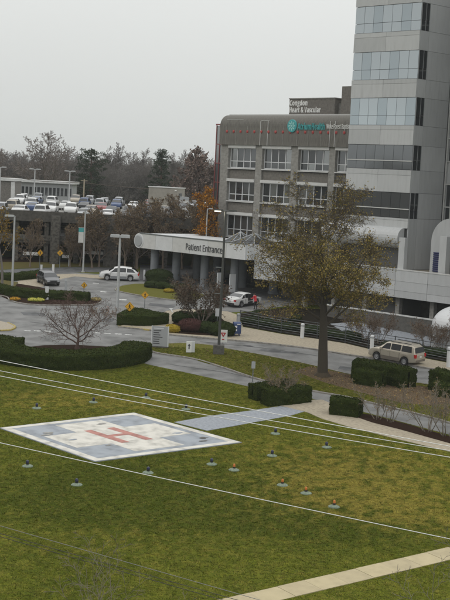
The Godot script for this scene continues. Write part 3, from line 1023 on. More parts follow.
func roads() -> void:
	# one wide asphalt area: the road past the lawn, the junction and the drive to the entrance
	var far_line := [Vector2(24.26, -103.72), Vector2(19.38, -108.63), Vector2(14.72, -112.33), Vector2(10.96, -114.64), Vector2(3.41, -118.09), Vector2(-0.30, -119.15), Vector2(-4.56, -120.64), Vector2(-7.01, -122.17), Vector2(-9.20, -123.25), Vector2(-7.36, -127.46), Vector2(-5.84, -132.81), Vector2(-2.02, -133.31), Vector2(-0.04, -133.01), Vector2(3.54, -135.52), Vector2(5.77, -139.06), Vector2(11.72, -143.26), Vector2(12.32, -151.39), Vector2(4.27, -150.20), Vector2(-0.06, -150.32), Vector2(-4.34, -155.81), Vector2(-9.50, -160.49), Vector2(-15.60, -159.06), Vector2(-20.55, -159.05), Vector2(-24.60, -153.56), Vector2(-30.35, -146.80), Vector2(-36.82, -136.98)]
	var poly := near_edge.duplicate()
	poly.append_array(far_line)
	sheet("road_asphalt", poly, 0.012, M.asphalt)
	bare_ground.append(PackedVector2Array(poly))
	sheet("back_road", [Vector2(-38.01, -141.34), Vector2(-26.99, -153.56), Vector2(-22.68, -156.72), Vector2(-18.13, -159.53), Vector2(-11.54, -162.69), Vector2(-11.85, -166.75), Vector2(-18.78, -164.95), Vector2(-23.46, -161.95), Vector2(-27.81, -158.11), Vector2(-39.28, -145.99)], 0.016, M.asphalt_dark)
	sheet("forecourt", [Vector2(-10.38, -155.35), Vector2(-7.81, -152.69), Vector2(-4.08, -148.03), Vector2(4.13, -143.72), Vector2(8.47, -145.21), Vector2(9.12, -158.12), Vector2(-3.57, -172.40), Vector2(-11.46, -170.20)], 0.0155, M.asphalt_dark)
	# grass island between the two carriageways
	var isl := island_edge.duplicate()
	isl.append_array(island_top)
	slab("grass_island", isl, 0.10, M.grass)
	kerb(island_edge)
	kerb(island_top)
	# pavement in front of the railing and round the shrub bed
	var wk := walk_front.duplicate()
	wk.append_array(walk_back)
	slab("pavement", wk, 0.11, M.walk)
	kerb(walk_front, 0.15)
	kerb([Vector2(-9.97, -121.11), Vector2(-8.33, -120.64), Vector2(-6.87, -119.96)], 0.155, 0.2, M.kerb_yellow, "yellow_kerb")
	# entrance-side grass verge
	var verge := [Vector2(-12.52, -145.80), Vector2(-11.58, -144.10), Vector2(-8.26, -141.35), Vector2(-4.89, -139.87), Vector2(-3.18, -141.20), Vector2(-2.27, -144.61), Vector2(-4.11, -148.85), Vector2(-7.76, -151.82), Vector2(-10.66, -151.17), Vector2(-12.00, -148.93)]
	slab("grass_verge", verge, 0.10, M.grass)
	kerb([Vector2(-3.18, -141.20), Vector2(-4.88, -139.72), Vector2(-8.25, -141.20), Vector2(-11.57, -143.95), Vector2(-12.52, -145.80), Vector2(-12.02, -149.10)])
	# planted island on the far left with its kerb and concrete apron
	var lisl := [Vector2(-37.21, -138.40), Vector2(-30.57, -137.69), Vector2(-24.00, -136.98), Vector2(-22.46, -134.21), Vector2(-21.13, -132.54), Vector2(-18.67, -131.98), Vector2(-14.91, -133.24), Vector2(-13.64, -134.01), Vector2(-13.11, -135.97), Vector2(-14.09, -138.19), Vector2(-18.18, -141.35), Vector2(-20.84, -144.41), Vector2(-23.14, -146.07), Vector2(-25.77, -146.80), Vector2(-32.45, -145.99), Vector2(-39.06, -145.19)]
	slab("planted_island", lisl, 0.10, M.mulch)
	kerb([Vector2(-30.53, -137.47), Vector2(-23.96, -136.77), Vector2(-22.42, -134.01), Vector2(-21.10, -132.34), Vector2(-18.64, -131.79), Vector2(-14.88, -133.04), Vector2(-13.62, -133.88), Vector2(-13.11, -135.97), Vector2(-14.09, -138.19)])
	slab("island_grass", [Vector2(-31.40, -141.34), Vector2(-24.79, -141.35), Vector2(-23.46, -142.63), Vector2(-23.84, -147.53), Vector2(-26.14, -148.85), Vector2(-32.82, -147.61)], 0.115, M.dry_grass)
	sheet("concrete_apron", [Vector2(-24.05, -147.45), Vector2(-22.79, -145.36), Vector2(-20.74, -145.28), Vector2(-19.47, -152.77), Vector2(-18.27, -155.58), Vector2(-14.50, -154.23), Vector2(-14.98, -157.83), Vector2(-18.55, -157.88), Vector2(-22.48, -155.35), Vector2(-24.09, -151.90)], 0.022, M.walk)
	slab("kerb_corner", [Vector2(-23.74, -115.51), Vector2(-20.22, -116.02), Vector2(-19.40, -116.53), Vector2(-19.23, -118.22), Vector2(-20.17, -119.90), Vector2(-21.08, -120.78), Vector2(-24.74, -120.23)], 0.11, M.walk_b)
	kerb([Vector2(-20.20, -115.86), Vector2(-19.38, -116.37), Vector2(-19.21, -118.23), Vector2(-20.20, -120.07)], 0.14, 0.2, M.kerb_yellow, "yellow_kerb")
	# strip of planting and grass between the back road and the garage
	sheet("back_verge", [Vector2(-39.50, -146.79), Vector2(-27.90, -158.58), Vector2(-23.52, -162.34), Vector2(-18.82, -165.35), Vector2(-11.89, -167.17), Vector2(-12.27, -172.11), Vector2(-29.23, -165.97), Vector2(-42.08, -156.25)], 0.014, M.dry_grass)
	sheet("back_bed", [Vector2(-42.08, -156.25), Vector2(-29.23, -165.97), Vector2(-12.27, -172.11), Vector2(-3.51, -170.20), Vector2(-3.94, -187.31), Vector2(-30.19, -171.28), Vector2(-44.17, -163.93)], 0.020, M.mulch)
	# worn lane paint: dashed give-way line, lane dashes and a turn arrow
	var dashes := [[27, 331.2], [37, 331.4], [47, 331.6], [57, 331.9], [67, 332.3], [97, 333.5], [107, 334], [117, 334.6], [127, 335.3]]
	for d in [Vector3(-17.87, 6.02, -116.60), Vector3(-16.98, 6.02, -116.76), Vector3(-16.09, 6.03, -116.91), Vector3(-11.56, 6.05, -117.33), Vector3(-10.64, 6.05, -117.28), Vector3(-9.63, 6.05, -117.25), Vector3(-8.70, 6.04, -117.15)]:
		var dp := structure(sheet("lane_dash", [Vector2(d.x - 0.32, d.z), Vector2(d.x + 0.32, d.z + 0.05), Vector2(d.x + 0.32, d.z - 0.33), Vector2(d.x - 0.32, d.z - 0.4)], 0.02, M.paint))
	for q in [[Vector2(-13.96, -144.30), Vector2(-13.26, -144.06), Vector2(-13.31, -143.40), Vector2(-14.01, -143.64)], [Vector2(-11.48, -139.10), Vector2(-10.60, -138.95), Vector2(-10.64, -138.19), Vector2(-11.52, -138.34)], [Vector2(-15.55, -150.66), Vector2(-14.84, -150.57), Vector2(-14.85, -150.13), Vector2(-15.56, -150.21)], [Vector2(-5.81, -132.35), Vector2(-3.78, -133.14), Vector2(-0.98, -133.38), Vector2(-0.97, -132.98), Vector2(-3.76, -132.68), Vector2(-5.69, -131.92)]]:
		sheet("lane_line", q, 0.02, M.paint)
	sheet("arrow_marking", [Vector2(-5.77, -133.44), Vector2(-5.36, -133.71), Vector2(-5.47, -133.00), Vector2(-5.20, -131.09), Vector2(-5.33, -130.91), Vector2(-5.58, -132.69)], 0.13, M.paint)
	sheet("road_patch", [Vector2(3.50, -113.58), Vector2(5.52, -112.93), Vector2(6.85, -113.05), Vector2(6.44, -111.99), Vector2(4.34, -112.13), Vector2(3.13, -112.76)], 0.018, M.asphalt_dark)
	for q in [[Vector2(1.73, -114.91), Vector2(2.45, -114.96), Vector2(2.80, -114.56), Vector2(2.17, -114.29)], [Vector2(4.37, -113.09), Vector2(5.16, -112.97), Vector2(5.06, -112.47), Vector2(4.18, -112.61)]]:
		sheet("tar_patch", q, 0.024, M.trim_black)
	for q in [[Vector2(-18.38, -121.61), Vector2(-15.42, -120.78), Vector2(-11.67, -121.06), Vector2(-11.65, -120.89), Vector2(-15.39, -120.56), Vector2(-18.35, -121.39)], [Vector2(-2.07, -115.71), Vector2(3.33, -114.22), Vector2(9.36, -111.10), Vector2(9.35, -110.96), Vector2(3.33, -114.02), Vector2(-2.06, -115.51)], [Vector2(-4.23, -104.58), Vector2(0.69, -102.31), Vector2(6.06, -97.39), Vector2(6.05, -97.24), Vector2(0.69, -102.11), Vector2(-4.22, -104.42)], [Vector2(-18.02, -148.85), Vector2(-14.38, -141.91), Vector2(-11.75, -133.95), Vector2(-11.69, -133.97), Vector2(-14.32, -141.94), Vector2(-17.96, -148.87)], [Vector2(-7.52, -116.02), Vector2(-6.76, -114.19), Vector2(-6.40, -112.80), Vector2(-6.35, -112.82), Vector2(-6.71, -114.21), Vector2(-7.46, -116.04)]]:
		sheet("tar_seam", q, 0.019, M.tar)
	for q in [[Vector2(-20.24, -127.15), Vector2(-17.88, -127.27), Vector2(-17.43, -125.52), Vector2(-19.53, -125.17)], [Vector2(-11.79, -126.06), Vector2(-10.59, -125.82), Vector2(-10.81, -123.94), Vector2(-11.99, -124.17)], [Vector2(9.94, -107.53), Vector2(11.21, -106.79), Vector2(10.78, -105.63), Vector2(9.66, -106.18)], [Vector2(-1.50, -110.56), Vector2(-0.71, -110.08), Vector2(-0.88, -109.58), Vector2(-1.66, -110.06)], [Vector2(-8.00, -137.34), Vector2(-5.16, -136.14), Vector2(-5.49, -134.29), Vector2(-8.09, -135.52)]]:
		sheet("road_patch", q, 0.018, M.asphalt_dark)
	# paved walk from the pad and the footpath to the right of it
	var pw := [Vector2(-2.99, -84.98), Vector2(-0.49, -87.37), Vector2(2.14, -89.42), Vector2(4.32, -91.29), Vector2(6.20, -90.30), Vector2(4.91, -88.52), Vector2(2.93, -86.64), Vector2(0.75, -84.51), Vector2(-0.75, -83.13)]
	slab("pad_walk", pw, 0.03, M.walk_grey)
	bare_ground.append(PackedVector2Array(pw))
	var fp := [Vector2(4.32, -91.45), Vector2(5.86, -93.41), Vector2(7.52, -94.11), Vector2(8.97, -91.22), Vector2(8.86, -89.96), Vector2(11.05, -87.34), Vector2(13.45, -84.93), Vector2(15.21, -83.44), Vector2(18.99, -79.74), Vector2(18.32, -76.69), Vector2(14.78, -80.85), Vector2(11.91, -83.30), Vector2(8.87, -86.05), Vector2(7.11, -88.10), Vector2(6.17, -89.84)]
	slab("footpath", fp, 0.035, M.walk)
	bare_ground.append(PackedVector2Array(fp))
	var mbed := [Vector2(9.27, -90.51), Vector2(10.77, -89.92), Vector2(13.13, -87.48), Vector2(15.43, -84.79), Vector2(19.15, -80.48), Vector2(18.94, -79.50), Vector2(15.12, -82.91), Vector2(12.25, -86.05), Vector2(10.53, -87.66), Vector2(9.31, -89.46)]
	sheet("mulch_bed", mbed, 0.045, M.mulch)
	bare_ground.append(PackedVector2Array(mbed))
	sheet("straw_bed", [Vector2(5.89, -103.80), Vector2(7.33, -106.23), Vector2(10.04, -103.82), Vector2(11.30, -102.55), Vector2(16.03, -100.27), Vector2(17.76, -98.85), Vector2(18.79, -95.97), Vector2(15.42, -93.57), Vector2(13.28, -94.08), Vector2(11.41, -96.00), Vector2(10.05, -97.61), Vector2(8.14, -99.88)], 0.112, M.straw)
	# slabs of the footpath across the bottom of the lawn
	var path := Node3D.new()
	path.name = numbered("garden_path")
	add_child(path)
	structure(path)
	var a0 := Vector3(-0.39, 2.71, -52.44)
	var a1 := Vector3(12.67, 3.21, -62.21)
	var dirv := Vector2(a1.x - a0.x, a1.z - a0.z)
	var nslab := int(dirv.length() / 1.55)
	dirv = dirv.normalized()
	var sidev := Vector2(-dirv.y, dirv.x) * 0.66
	for i in nslab:
		var p := Vector2(a0.x, a0.z) + dirv * 1.55 * i
		var q := p + dirv * 1.532
		slab("paving_slab", [p - sidev, q - sidev, q + sidev, p + sidev], 0.03 + 0.006 * sin(i * 2.3), M.path if i % 2 == 0 else M.path_b, path)
	var pe := Vector2(a1.x, a1.z)
	var ps := Vector2(a0.x, a0.z)
	bare_ground.append(PackedVector2Array([ps - sidev, pe - sidev, pe + sidev, ps + sidev]))

func helipad() -> void:
	var L := Vector3(-13.99, 4.18, -81.09)
	var B := Vector3(-7.14, 3.84, -74.37)
	var R := Vector3(1.53, 4.15, -80.50)
	var T := Vector3(-5.83, 4.49, -87.04)
	var pt := func(a: float, b: float) -> Vector2:
		var p: Vector3 = L.lerp(B, a).lerp(T.lerp(R, a), b)
		return Vector2(p.x, p.z)
	var rect := func(a0: float, a1: float, b0: float, b1: float) -> Array:
		return [pt.call(a0, b0), pt.call(a1, b0), pt.call(a1, b1), pt.call(a0, b1)]
	var c := (L + B + R + T) / 4.0
	var t := thing("helipad", "square grey concrete helipad with white cross and red H on the lawn", "helipad", Vector3.ZERO)
	slab("pad_slab", rect.call(0, 1, 0, 1), 0.05, M.pad_grey, t)
	bare_ground.append(PackedVector2Array(rect.call(0, 1, 0, 1)))
	for q in [[0.006, 0.055, 0.006, 0.994], [0.945, 0.994, 0.006, 0.994], [0.055, 0.945, 0.006, 0.055], [0.055, 0.945, 0.945, 0.994]]:
		sheet("border_line", rect.call(q[0], q[1], q[2], q[3]), 0.056, M.pad_white, t)
	var h := 0.33
	var k := 0.67
	sheet("white_cross", [pt.call(h, 0.1), pt.call(k, 0.1), pt.call(k, h), pt.call(0.9, h), pt.call(0.9, k), pt.call(k, k), pt.call(k, 0.9), pt.call(h, 0.9), pt.call(h, k), pt.call(0.1, k), pt.call(0.1, h), pt.call(h, h)], 0.056, M.pad_white, t)
	sheet("letter_h", [pt.call(0.31, 0.39), pt.call(0.69, 0.39), pt.call(0.69, 0.445), pt.call(0.525, 0.445), pt.call(0.525, 0.555), pt.call(0.69, 0.555), pt.call(0.69, 0.61), pt.call(0.31, 0.61), pt.call(0.31, 0.555), pt.call(0.475, 0.555), pt.call(0.475, 0.445), pt.call(0.31, 0.445)], 0.062, M.pad_red, t)
	# scuffed dark stains on the paint
	rng.seed = 91
	for s in [[0.30, 0.14, 0.06, M.concrete], [0.26, 0.18, 0.05, M.concrete], [0.80, 0.88, 0.05, M.concrete_dark], [0.87, 0.83, 0.035, M.concrete_dark], [0.48, 0.2, 0.04, M.pad_grey], [0.62, 0.84, 0.05, M.pad_grey], [0.2, 0.6, 0.04, M.concrete], [0.7, 0.3, 0.035, M.concrete], [0.36, 0.5, 0.03, M.pad_white]]:
		var poly := []
		for i in 11:
			var an := TAU * i / 11.0
			var r: float = s[2] * rng.randf_range(0.35, 1.0)
			poly.append(pt.call(s[0] + cos(an) * r * 0.6, s[1] + sin(an) * r))
		sheet("paint_stain", poly, 0.066, s[3], t)

# ---- buildings
func wall_node(called: String, label: String, category: String, at: Vector3) -> Node3D:
	return thing(called, label, category, at, deg_to_rad(-47.0))

func medical_building() -> void:
	var b := wall_node("medical_building", "grey concrete medical building with curved dark parapet and white window bands", "building", Vector3(-1.15, 0, -166.0))
	# z = 0 is the face of the pilasters; x runs along the front
	var len_b := 26.0
	var base := 7.4
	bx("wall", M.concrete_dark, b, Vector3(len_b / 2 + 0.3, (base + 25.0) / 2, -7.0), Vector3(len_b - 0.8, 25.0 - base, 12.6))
	# parapet with a rounded shoulder and fine upright ribs
	var prof := []
	prof.append(Vector2(0.32, 25.02))
	prof.append(Vector2(0.32, 27.4))
	for i in 9:
		var a := PI / 2 * i / 8.0
		prof.append(Vector2(0.32 - 1.4 + cos(a) * 1.4, 27.4 + sin(a) * 1.4))
	prof.append(Vector2(-12.0, 28.8))
	prof.append(Vector2(-12.0, 25.02))
	var pm := MB.new()
	pm.prism(prof, len_b + 0.6, Transform3D(Basis(Vector3(0, 0, 1), Vector3(0, 1, 0), Vector3(1, 0, 0)), Vector3(-0.5, 0, 0)))
	put(pm.mesh(), "parapet", M.ribbed, b)
	for i in 12:
		var rb := MB.new()
		rb.box(Vector3(0, 26.2, 0.335), Vector3(0.05, 2.3, 0.03))
		put(rb.mesh(), "rib", M.concrete, b, Vector3(0.4 + i * 2.1 + (0.3 if i % 3 == 0 else 0.0), 0, 0))
	bx("roof_edge", M.white_trim, b, Vector3(len_b / 2 - 0.2, 28.86, -1.3), Vector3(len_b + 0.6, 0.12, 0.25))
	bx("conduit", M.white_trim, b, Vector3(7.6, 28.05, 0.22), Vector3(1.4, 0.05, 0.05))
	bx("conduit", M.white_trim, b, Vector3(2.0, 28.2, 0.1), Vector3(3.0, 0.05, 0.05))
	for px in [6.95, 8.25]: bx("conduit", M.white_trim, b, Vector3(px, 26.5, 0.36), Vector3(0.06, 3.0, 0.06))
	for px in [18.6, 19.4]: bx("conduit", M.white_trim, b, Vector3(px, 26.5, 0.36), Vector3(0.06, 3.0, 0.06))
	# pilasters
	for s in [[-0.45, 0.95], [6.0, 7.1], [12.2, 13.35], [18.4, 19.35], [24.4, 25.6]]:
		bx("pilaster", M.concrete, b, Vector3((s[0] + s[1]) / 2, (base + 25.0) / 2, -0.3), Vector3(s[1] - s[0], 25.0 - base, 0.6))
	# window bays, three storeys
	var bays := [[0.95, 6.0], [7.1, 12.2], [13.35, 18.4], [19.35, 24.4]]
	var floors := [[24.65, 22.15], [20.42, 18.0], [16.2, 13.45]]
	for fl in floors.size():
		var yt: float = floors[fl][0]
		var yb: float = floors[fl][1]
		for bay in bays:
			var x0: float = bay[0]
			var x1: float = bay[1]
			bx("lintel", M.white_trim, b, Vector3((x0 + x1) / 2, yt + 0.18, -0.12), Vector3(x1 - x0 - 0.02, 0.36, 0.5))
			bx("sill", M.white_trim, b, Vector3((x0 + x1) / 2, yb - 0.09, -0.15), Vector3(x1 - x0 - 0.02, 0.13, 0.4))
			bx("spandrel", M.brownstone, b, Vector3((x0 + x1) / 2, yb - 0.85, -0.42), Vector3(x1 - x0 - 0.02, 1.2, 0.3))
			var w := Node3D.new()
			w.name = "window"
			b.add_child(w, true)
			w.position = Vector3(x0 + 0.1, yb, -0.42)
			var ww := x1 - x0 - 0.2
			var hh := yt - yb
			var fm := MB.new()
			var cells := 4
			var split := 0.34
			for i in cells + 1: fm.box(Vector3(ww * i / cells, hh / 2, 0), Vector3(0.10, hh, 0.12))
			for yy in [0.04, hh * split, hh - 0.04]: fm.box(Vector3(ww / 2, yy, 0.003), Vector3(ww, 0.09, 0.122))
			put(fm.mesh(), "frame", M.white_metal, w)
			for i in cells:
				for r in 2:
					var y0 := 0.085 if r == 0 else hh * split + 0.045
					var y1 := hh * split - 0.045 if r == 0 else hh - 0.085
					var gm: Material = [M.window_glass, M.dark_glass, M.window_glass_b, M.window_glass][rng.randi() % 4]
					var pz := bx("pane", gm, w, Vector3(ww * (i + 0.5) / cells, (y0 + y1) / 2, -0.02), Vector3(ww / cells - 0.1, y1 - y0, 0.03))
					pz.rotation.y = rng.randf_range(-0.004, 0.004)
					pz.rotation.x = rng.randf_range(-0.006, 0.006)
	# red rosettes along the parapet
	for i in 19:
		var rm := MB.new()
		rm.lathe([[0.19, 0.0], [0.19, 0.05], [0.10, 0.10], [0.0, 0.11]], Vector3.ZERO, 10, Basis(Vector3.RIGHT, PI / 2))
		put(rm.mesh(), "red_rosette", M.red_dot, b, Vector3(0.85 + i * 1.25, 26.68, 0.325))
	# logo disc and sign letters
	var disc := MB.new()
	disc.lathe([[0.78, 0.0], [0.78, 0.10], [0.70, 0.13], [0.0, 0.13]], Vector3.ZERO, 28, Basis(Vector3.RIGHT, PI / 2))
	var dn := put(disc.mesh(), "logo_disc", M.teal, b, Vector3(12.42, 27.42, 0.34))
	var pet := MB.new()
	for i in 8:
		var an := TAU * i / 8.0
		pet.box(Vector3(cos(an) * 0.40, sin(an) * 0.40, 0.14), Vector3(0.34, 0.16, 0.03), Basis(Vector3.BACK, an + 0.3))
	pet.lathe([[0.14, 0.13], [0.14, 0.16], [0.0, 0.16]], Vector3.ZERO, 12, Basis(Vector3.RIGHT, PI / 2))
	put(pet.mesh(), "logo_petals", M.teal_pale, dn)
	letters("AtriumHealth", 1.05, M.teal, b, Vector3(15.6, 27.35, 0.42), 4.4, "sign_lettering", false, 700)
	letters("Wake Forest Baptist", 0.75, M.letter_white, b, Vector3(19.9, 27.38, 0.42), 3.6, "sign_lettering")
	# plant rooms on the roof
	bx("plant_room", M.brownstone, b, Vector3(5.55, 30.1, -12.0), Vector3(8.1, 2.9, 4.0))
	bx("plant_room", M.concrete, b, Vector3(10.2, 29.8, -12.5), Vector3(1.4, 2.3, 3.5))
	bx("plant_room", M.brownstone, b, Vector3(12.2, 30.9, -12.2), Vector3(3.2, 4.3, 4.2))
	bx("roof_coping", M.concrete, b, Vector3(5.55, 31.6, -12.0), Vector3(8.25, 0.12, 4.15))
	letters("Congdon", 0.95, M.letter_white, b, Vector3(3.2, 31.0, -9.97), 3.2, "roof_lettering", false, 700)
	letters("Heart & Vascular", 0.95, M.letter_white, b, Vector3(4.4, 30.1, -9.97), 5.6, "roof_lettering", false, 700)
	# glazed stair with red frames on the left end
	var sx0 := -2.5
	var sx1 := -0.52
	bx("stair_core", M.interior, b, Vector3(-1.3, 17.2, -2.9), Vector3(1.0, 19.6, 2.2))
	for i in 8:
		var y0 := 8.0 + i * 2.44
		bx("stair_pane", M.window_glass_b if i > 5 else M.window_glass, b, Vector3(-1.5, y0 + 1.2, -1.0), Vector3(1.86, 2.34, 0.04))
		bx("stair_pane", M.window_glass, b, Vector3(-2.46, y0 + 1.2, -2.5), Vector3(0.04, 2.34, 2.9))
		bx("stair_rail", M.red_frame, b, Vector3(-1.5, y0, -0.97), Vector3(2.06, 0.11, 0.12))
	for px in [-2.5, -1.8, -0.62]: bx("stair_post", M.red_frame, b, Vector3(px, 17.8, -0.94), Vector3(0.10, 19.6, 0.10))
	bx("stair_roof", M.red_frame, b, Vector3(-1.5, 27.62, -2.4), Vector3(2.1, 0.14, 3.2))

func tower() -> void:
	var t := wall_node("glass_tower", "tall pale panelled tower with bands of blue-grey glass at the right", "building", Vector3(12.39, 0, -137.0))
	var x0 := -0.3
	var x1 := 8.42
	var rd := -5.3
	var wmid := (x0 + x1) / 2
	bx("core", M.joint, t, Vector3(wmid, 27.5, rd / 2 - 0.1), Vector3(x1 - x0 - 0.16, 42.0, -rd - 0.1))
	# back body so that the tower has depth beyond the side wing
	bx("wall", M.panel_b, t, Vector3(wmid, 27.5, -9.5), Vector3(x1 - x0 - 0.5, 42.0, 8.0))
	var glass := [[46.4, 43.9], [41.6, 41.25], [39.2, 36.45], [34.5, 31.65], [29.8, 27.0], [25.0, 22.5], [20.2, 17.6]]
	var bands := [[44.0, 46.7], [39.2, 36.45], [34.5, 31.65], [29.8, 27.0], [25.0, 22.5], [20.2, 17.6]]
	bands[0] = [43.9, 41.15]
	var pw := (x1 - x0) / 7.0
	var pm := [M.panel, M.panel_b, M.panel_c]
	var top_y := 48.4
	var prev := top_y
	for bi in bands.size():
		var yt: float = bands[bi][0]
		var yb: float = bands[bi][1]
		# spandrel above this band: a narrow course over a tall course, front
		spandrel(t, x0, x1, yt, prev, pm)
		prev = yb
		# panes: seven bays, tall light over a shorter one
		for i in 7:
			var cx := x0 + pw * (i + 0.5)
			var sp := yb + (yt - yb) * 0.36
			var gm: Material = M.sky_glass if (i + bi) % 3 else M.sky_glass_b
			if bi >= 4: gm = M.smoke_glass
			for r in 2:
				var ya := yb + 0.03 if r == 0 else sp + 0.02
				var yc := sp - 0.02 if r == 0 else yt - 0.03
				if bi == 4 and r == 0: yc -= 0.05
				var p := bx("pane", gm, t, Vector3(cx, (ya + yc) / 2, -0.03), Vector3(pw - 0.035, yc - ya, 0.05))
				p.rotation.y = rng.randf_range(-0.003, 0.003)
				p.rotation.x = rng.randf_range(-0.003, 0.003)
		if bi >= 4:
			bx("transom", M.white_trim, t, Vector3(wmid, yb + (yt - yb) * 0.36, 0.02), Vector3(x1 - x0, 0.09, 0.1))
		# window strip wrapping onto the side
		for sgl in [[-0.18, -0.75], [-0.80, -1.30]]:
			bx("side_pane", M.dark_glass, t, Vector3(x1 - 0.02, yb + (yt - yb) * 0.68, (sgl[0] + sgl[1]) / 2), Vector3(0.06, (yt - yb) * 0.62, sgl[0] - sgl[1]))
		bx("side_pane", M.dark_glass, t, Vector3(x1 - 0.02, yb + (yt - yb) * 0.17, -0.74), Vector3(0.06, (yt - yb) * 0.32, 1.12))
		for zz in [-0.09, -0.775, -1.36]: bx("side_mullion", M.sign_grey, t, Vector3(x1 - 0.01, (yt + yb) / 2, zz), Vector3(0.09, yt - yb, 0.05))
		# the metal panels of the side, window storey
		side_panels(t, x1, yb, yt, -1.40, rd, pm)
		# side panels of the spandrel below
		var nb: float = bands[bi + 1][0] if bi + 1 < bands.size() else 12.4
		side_panels(t, x1, nb, yb, -0.04, rd, pm)
	side_panels(t, x1, 43.9, top_y, -0.04, rd, pm)
	spandrel(t, x0, x1, 16.6, 17.6, pm)
	bx("roof_coping", M.panel_b, t, Vector3(wmid, top_y + 0.1, rd / 2), Vector3(x1 - x0 + 0.1, 0.2, -rd + 0.2))
	# rounded overhang across the foot of the tower
	var ov := MB.new()
	var prof := []
	for i in 13:
		var a := PI * i / 12.0
		prof.append(Vector2(0.0 + sin(a) * 1.05, 15.6 + cos(a) * 1.05))
	ov.prism(prof, 10.6, Transform3D(Basis(Vector3(0, 0, 1), Vector3(0, 1, 0), Vector3(1, 0, 0)), Vector3(-2.6, 0, 0)))
	put(ov.mesh(), "round_overhang", M.panel_c, t)
	bx("foot_wall", M.panel_b, t, Vector3(wmid - 1.2, 14.0, -0.8), Vector3(11.0, 5.2, 0.8))
	for s in [[-1.8, 0.9], [1.3, 4.1], [4.5, 7.55]]:
		bx("louvre_back", M.interior, t, Vector3((s[0] + s[1]) / 2, 13.25, -0.36), Vector3(s[1] - s[0], 1.5, 0.05))
		for i in 9:
			var lv := bx("louvre_blade", M.louvre, t, Vector3((s[0] + s[1]) / 2, 12.62 + i * 0.16, -0.27), Vector3(s[1] - s[0], 0.12, 0.06))
			lv.rotation.x = 0.5
	bx("pier", M.panel_c, t, Vector3(8.75, 14.1, 0.95), Vector3(0.75, 3.2, 0.5))
	# terrace: panelled front wall, deck behind it and dark void below
	bx("terrace_deck", M.walk_b, t, Vector3(4.2, 12.22, -1.3), Vector3(32.4, 0.3, 5.2))
	bx("terrace_core", M.joint, t, Vector3(4.2, 11.05, 1.25), Vector3(32.4, 2.6, 0.3))
	for i in 8:
		var cx := -10.0 + i * 4.1
		bx("terrace_panel", pm[i % 3], t, Vector3(cx, 11.9, 1.45), Vector3(4.06, 1.1, 0.12))
		bx("terrace_panel", pm[(i + 1) % 3], t, Vector3(cx, 10.86, 1.45), Vector3(4.06, 0.94, 0.12))
		bx("terrace_panel", pm[(i + 2) % 3], t, Vector3(cx, 10.03, 1.45), Vector3(4.06, 0.68, 0.12))
	bx("terrace_cap", M.white_trim, t, Vector3(4.2, 12.5, 1.3), Vector3(32.4, 0.1, 0.5))
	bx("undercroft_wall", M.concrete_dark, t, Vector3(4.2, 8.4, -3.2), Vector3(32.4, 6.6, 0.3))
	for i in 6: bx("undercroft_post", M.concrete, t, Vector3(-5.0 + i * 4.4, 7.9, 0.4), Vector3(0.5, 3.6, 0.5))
	# side wing: curtain wall with white mullions
	bx("wing_wall", M.panel_b, t, Vector3(15.0, 27.5, -8.4), Vector3(13.0, 42.0, 5.8))
	bx("wing_wall", M.panel_b, t, Vector3(24.6, 27.5, -2.0), Vector3(12.0, 42.0, 12.0))
	for i in 14:
		var y := 15.4 + i * 2.35
		bx("wing_pane", M.panel_c if i in [3, 7, 11] else M.dark_glass, t, Vector3(10.0, y, -5.46), Vector3(2.3, 2.2, 0.08))
		bx("wing_pane", M.dark_glass, t, Vector3(12.6, y, -5.46), Vector3(2.3, 2.2, 0.08))
		bx("wing_transom", M.white_trim, t, Vector3(11.2, y + 1.17, -5.40), Vector3(5.3, 0.12, 0.14))
	for px in [8.62, 9.5, 11.3, 13.9]: bx("wing_mullion", M.white_trim, t, Vector3(px, 30.0, -5.37), Vector3(0.13, 33.0, 0.16))
	# barrel vault with louvres in its end
	var vt := MB.new()
	var arch := []
	for i in 17:
		var a := PI * i / 16.0
		arch.append(Vector2(13.7 - cos(a) * 2.2, 15.6 + sin(a) * 2.3))
	arch.append(Vector2(15.9, 12.4))
	arch.append(Vector2(11.5, 12.4))
	vt.prism(arch, 5.2, Transform3D(Basis.IDENTITY, Vector3(0, 0, -5.2)))
	put(vt.mesh(), "barrel_vault", M.panel_b, t)
	for i in 10:
		var lv := bx("louvre_blade", M.louvre, t, Vector3(12.5, 12.62 + i * 0.2, 0.06), Vector3(1.15, 0.15, 0.06))
		lv.rotation.x = 0.5
	bx("pier", M.panel_c, t, Vector3(13.6, 14.3, 0.45), Vector3(0.85, 3.7, 0.7))
	# small round canopy below the terrace
	var dm := thing("round_canopy", "rounded white metal canopy at the right edge below the terrace", "canopy", Vector3(12.39, 0, -137.0) + Basis(Vector3.UP, deg_to_rad(-47)) * Vector3(19.6, 0, 5.4), deg_to_rad(-47))
	var db := MB.new()
	var pr := []
	for i in 12:
		var a := PI / 2 * i / 11.0
		pr.append([2.5 * cos(a) + 0.001, 8.2 + 1.9 * sin(a)])
	db.lathe(pr, Vector3.ZERO, 28)
	put(db.mesh(), "dome", M.white_metal, dm)
	var dr := MB.new()
	dr.lathe([[2.45, 6.0], [2.45, 7.95], [2.58, 8.0], [2.58, 8.2]], Vector3.ZERO, 28)
	put(dr.mesh(), "drum", M.panel_b, dm)

func spandrel(t: Node, x0: float, x1: float, ya: float, yb: float, pm: Array) -> void:
	var cut := ya + (yb - ya) * 0.76
	var w := (x1 - x0) / 2.0
	for i in 2:
		bx("spandrel_panel", pm[(i + int(ya)) % 3], t, Vector3(x0 + w * (i + 0.5), (ya + cut) / 2, 0.0), Vector3(w - 0.02, cut - ya - 0.02, 0.12))
		bx("spandrel_panel", pm[(i + int(ya) + 1) % 3], t, Vector3(x0 + w * (i + 0.5), (cut + yb) / 2, 0.0), Vector3(w - 0.02, yb - cut - 0.02, 0.12))

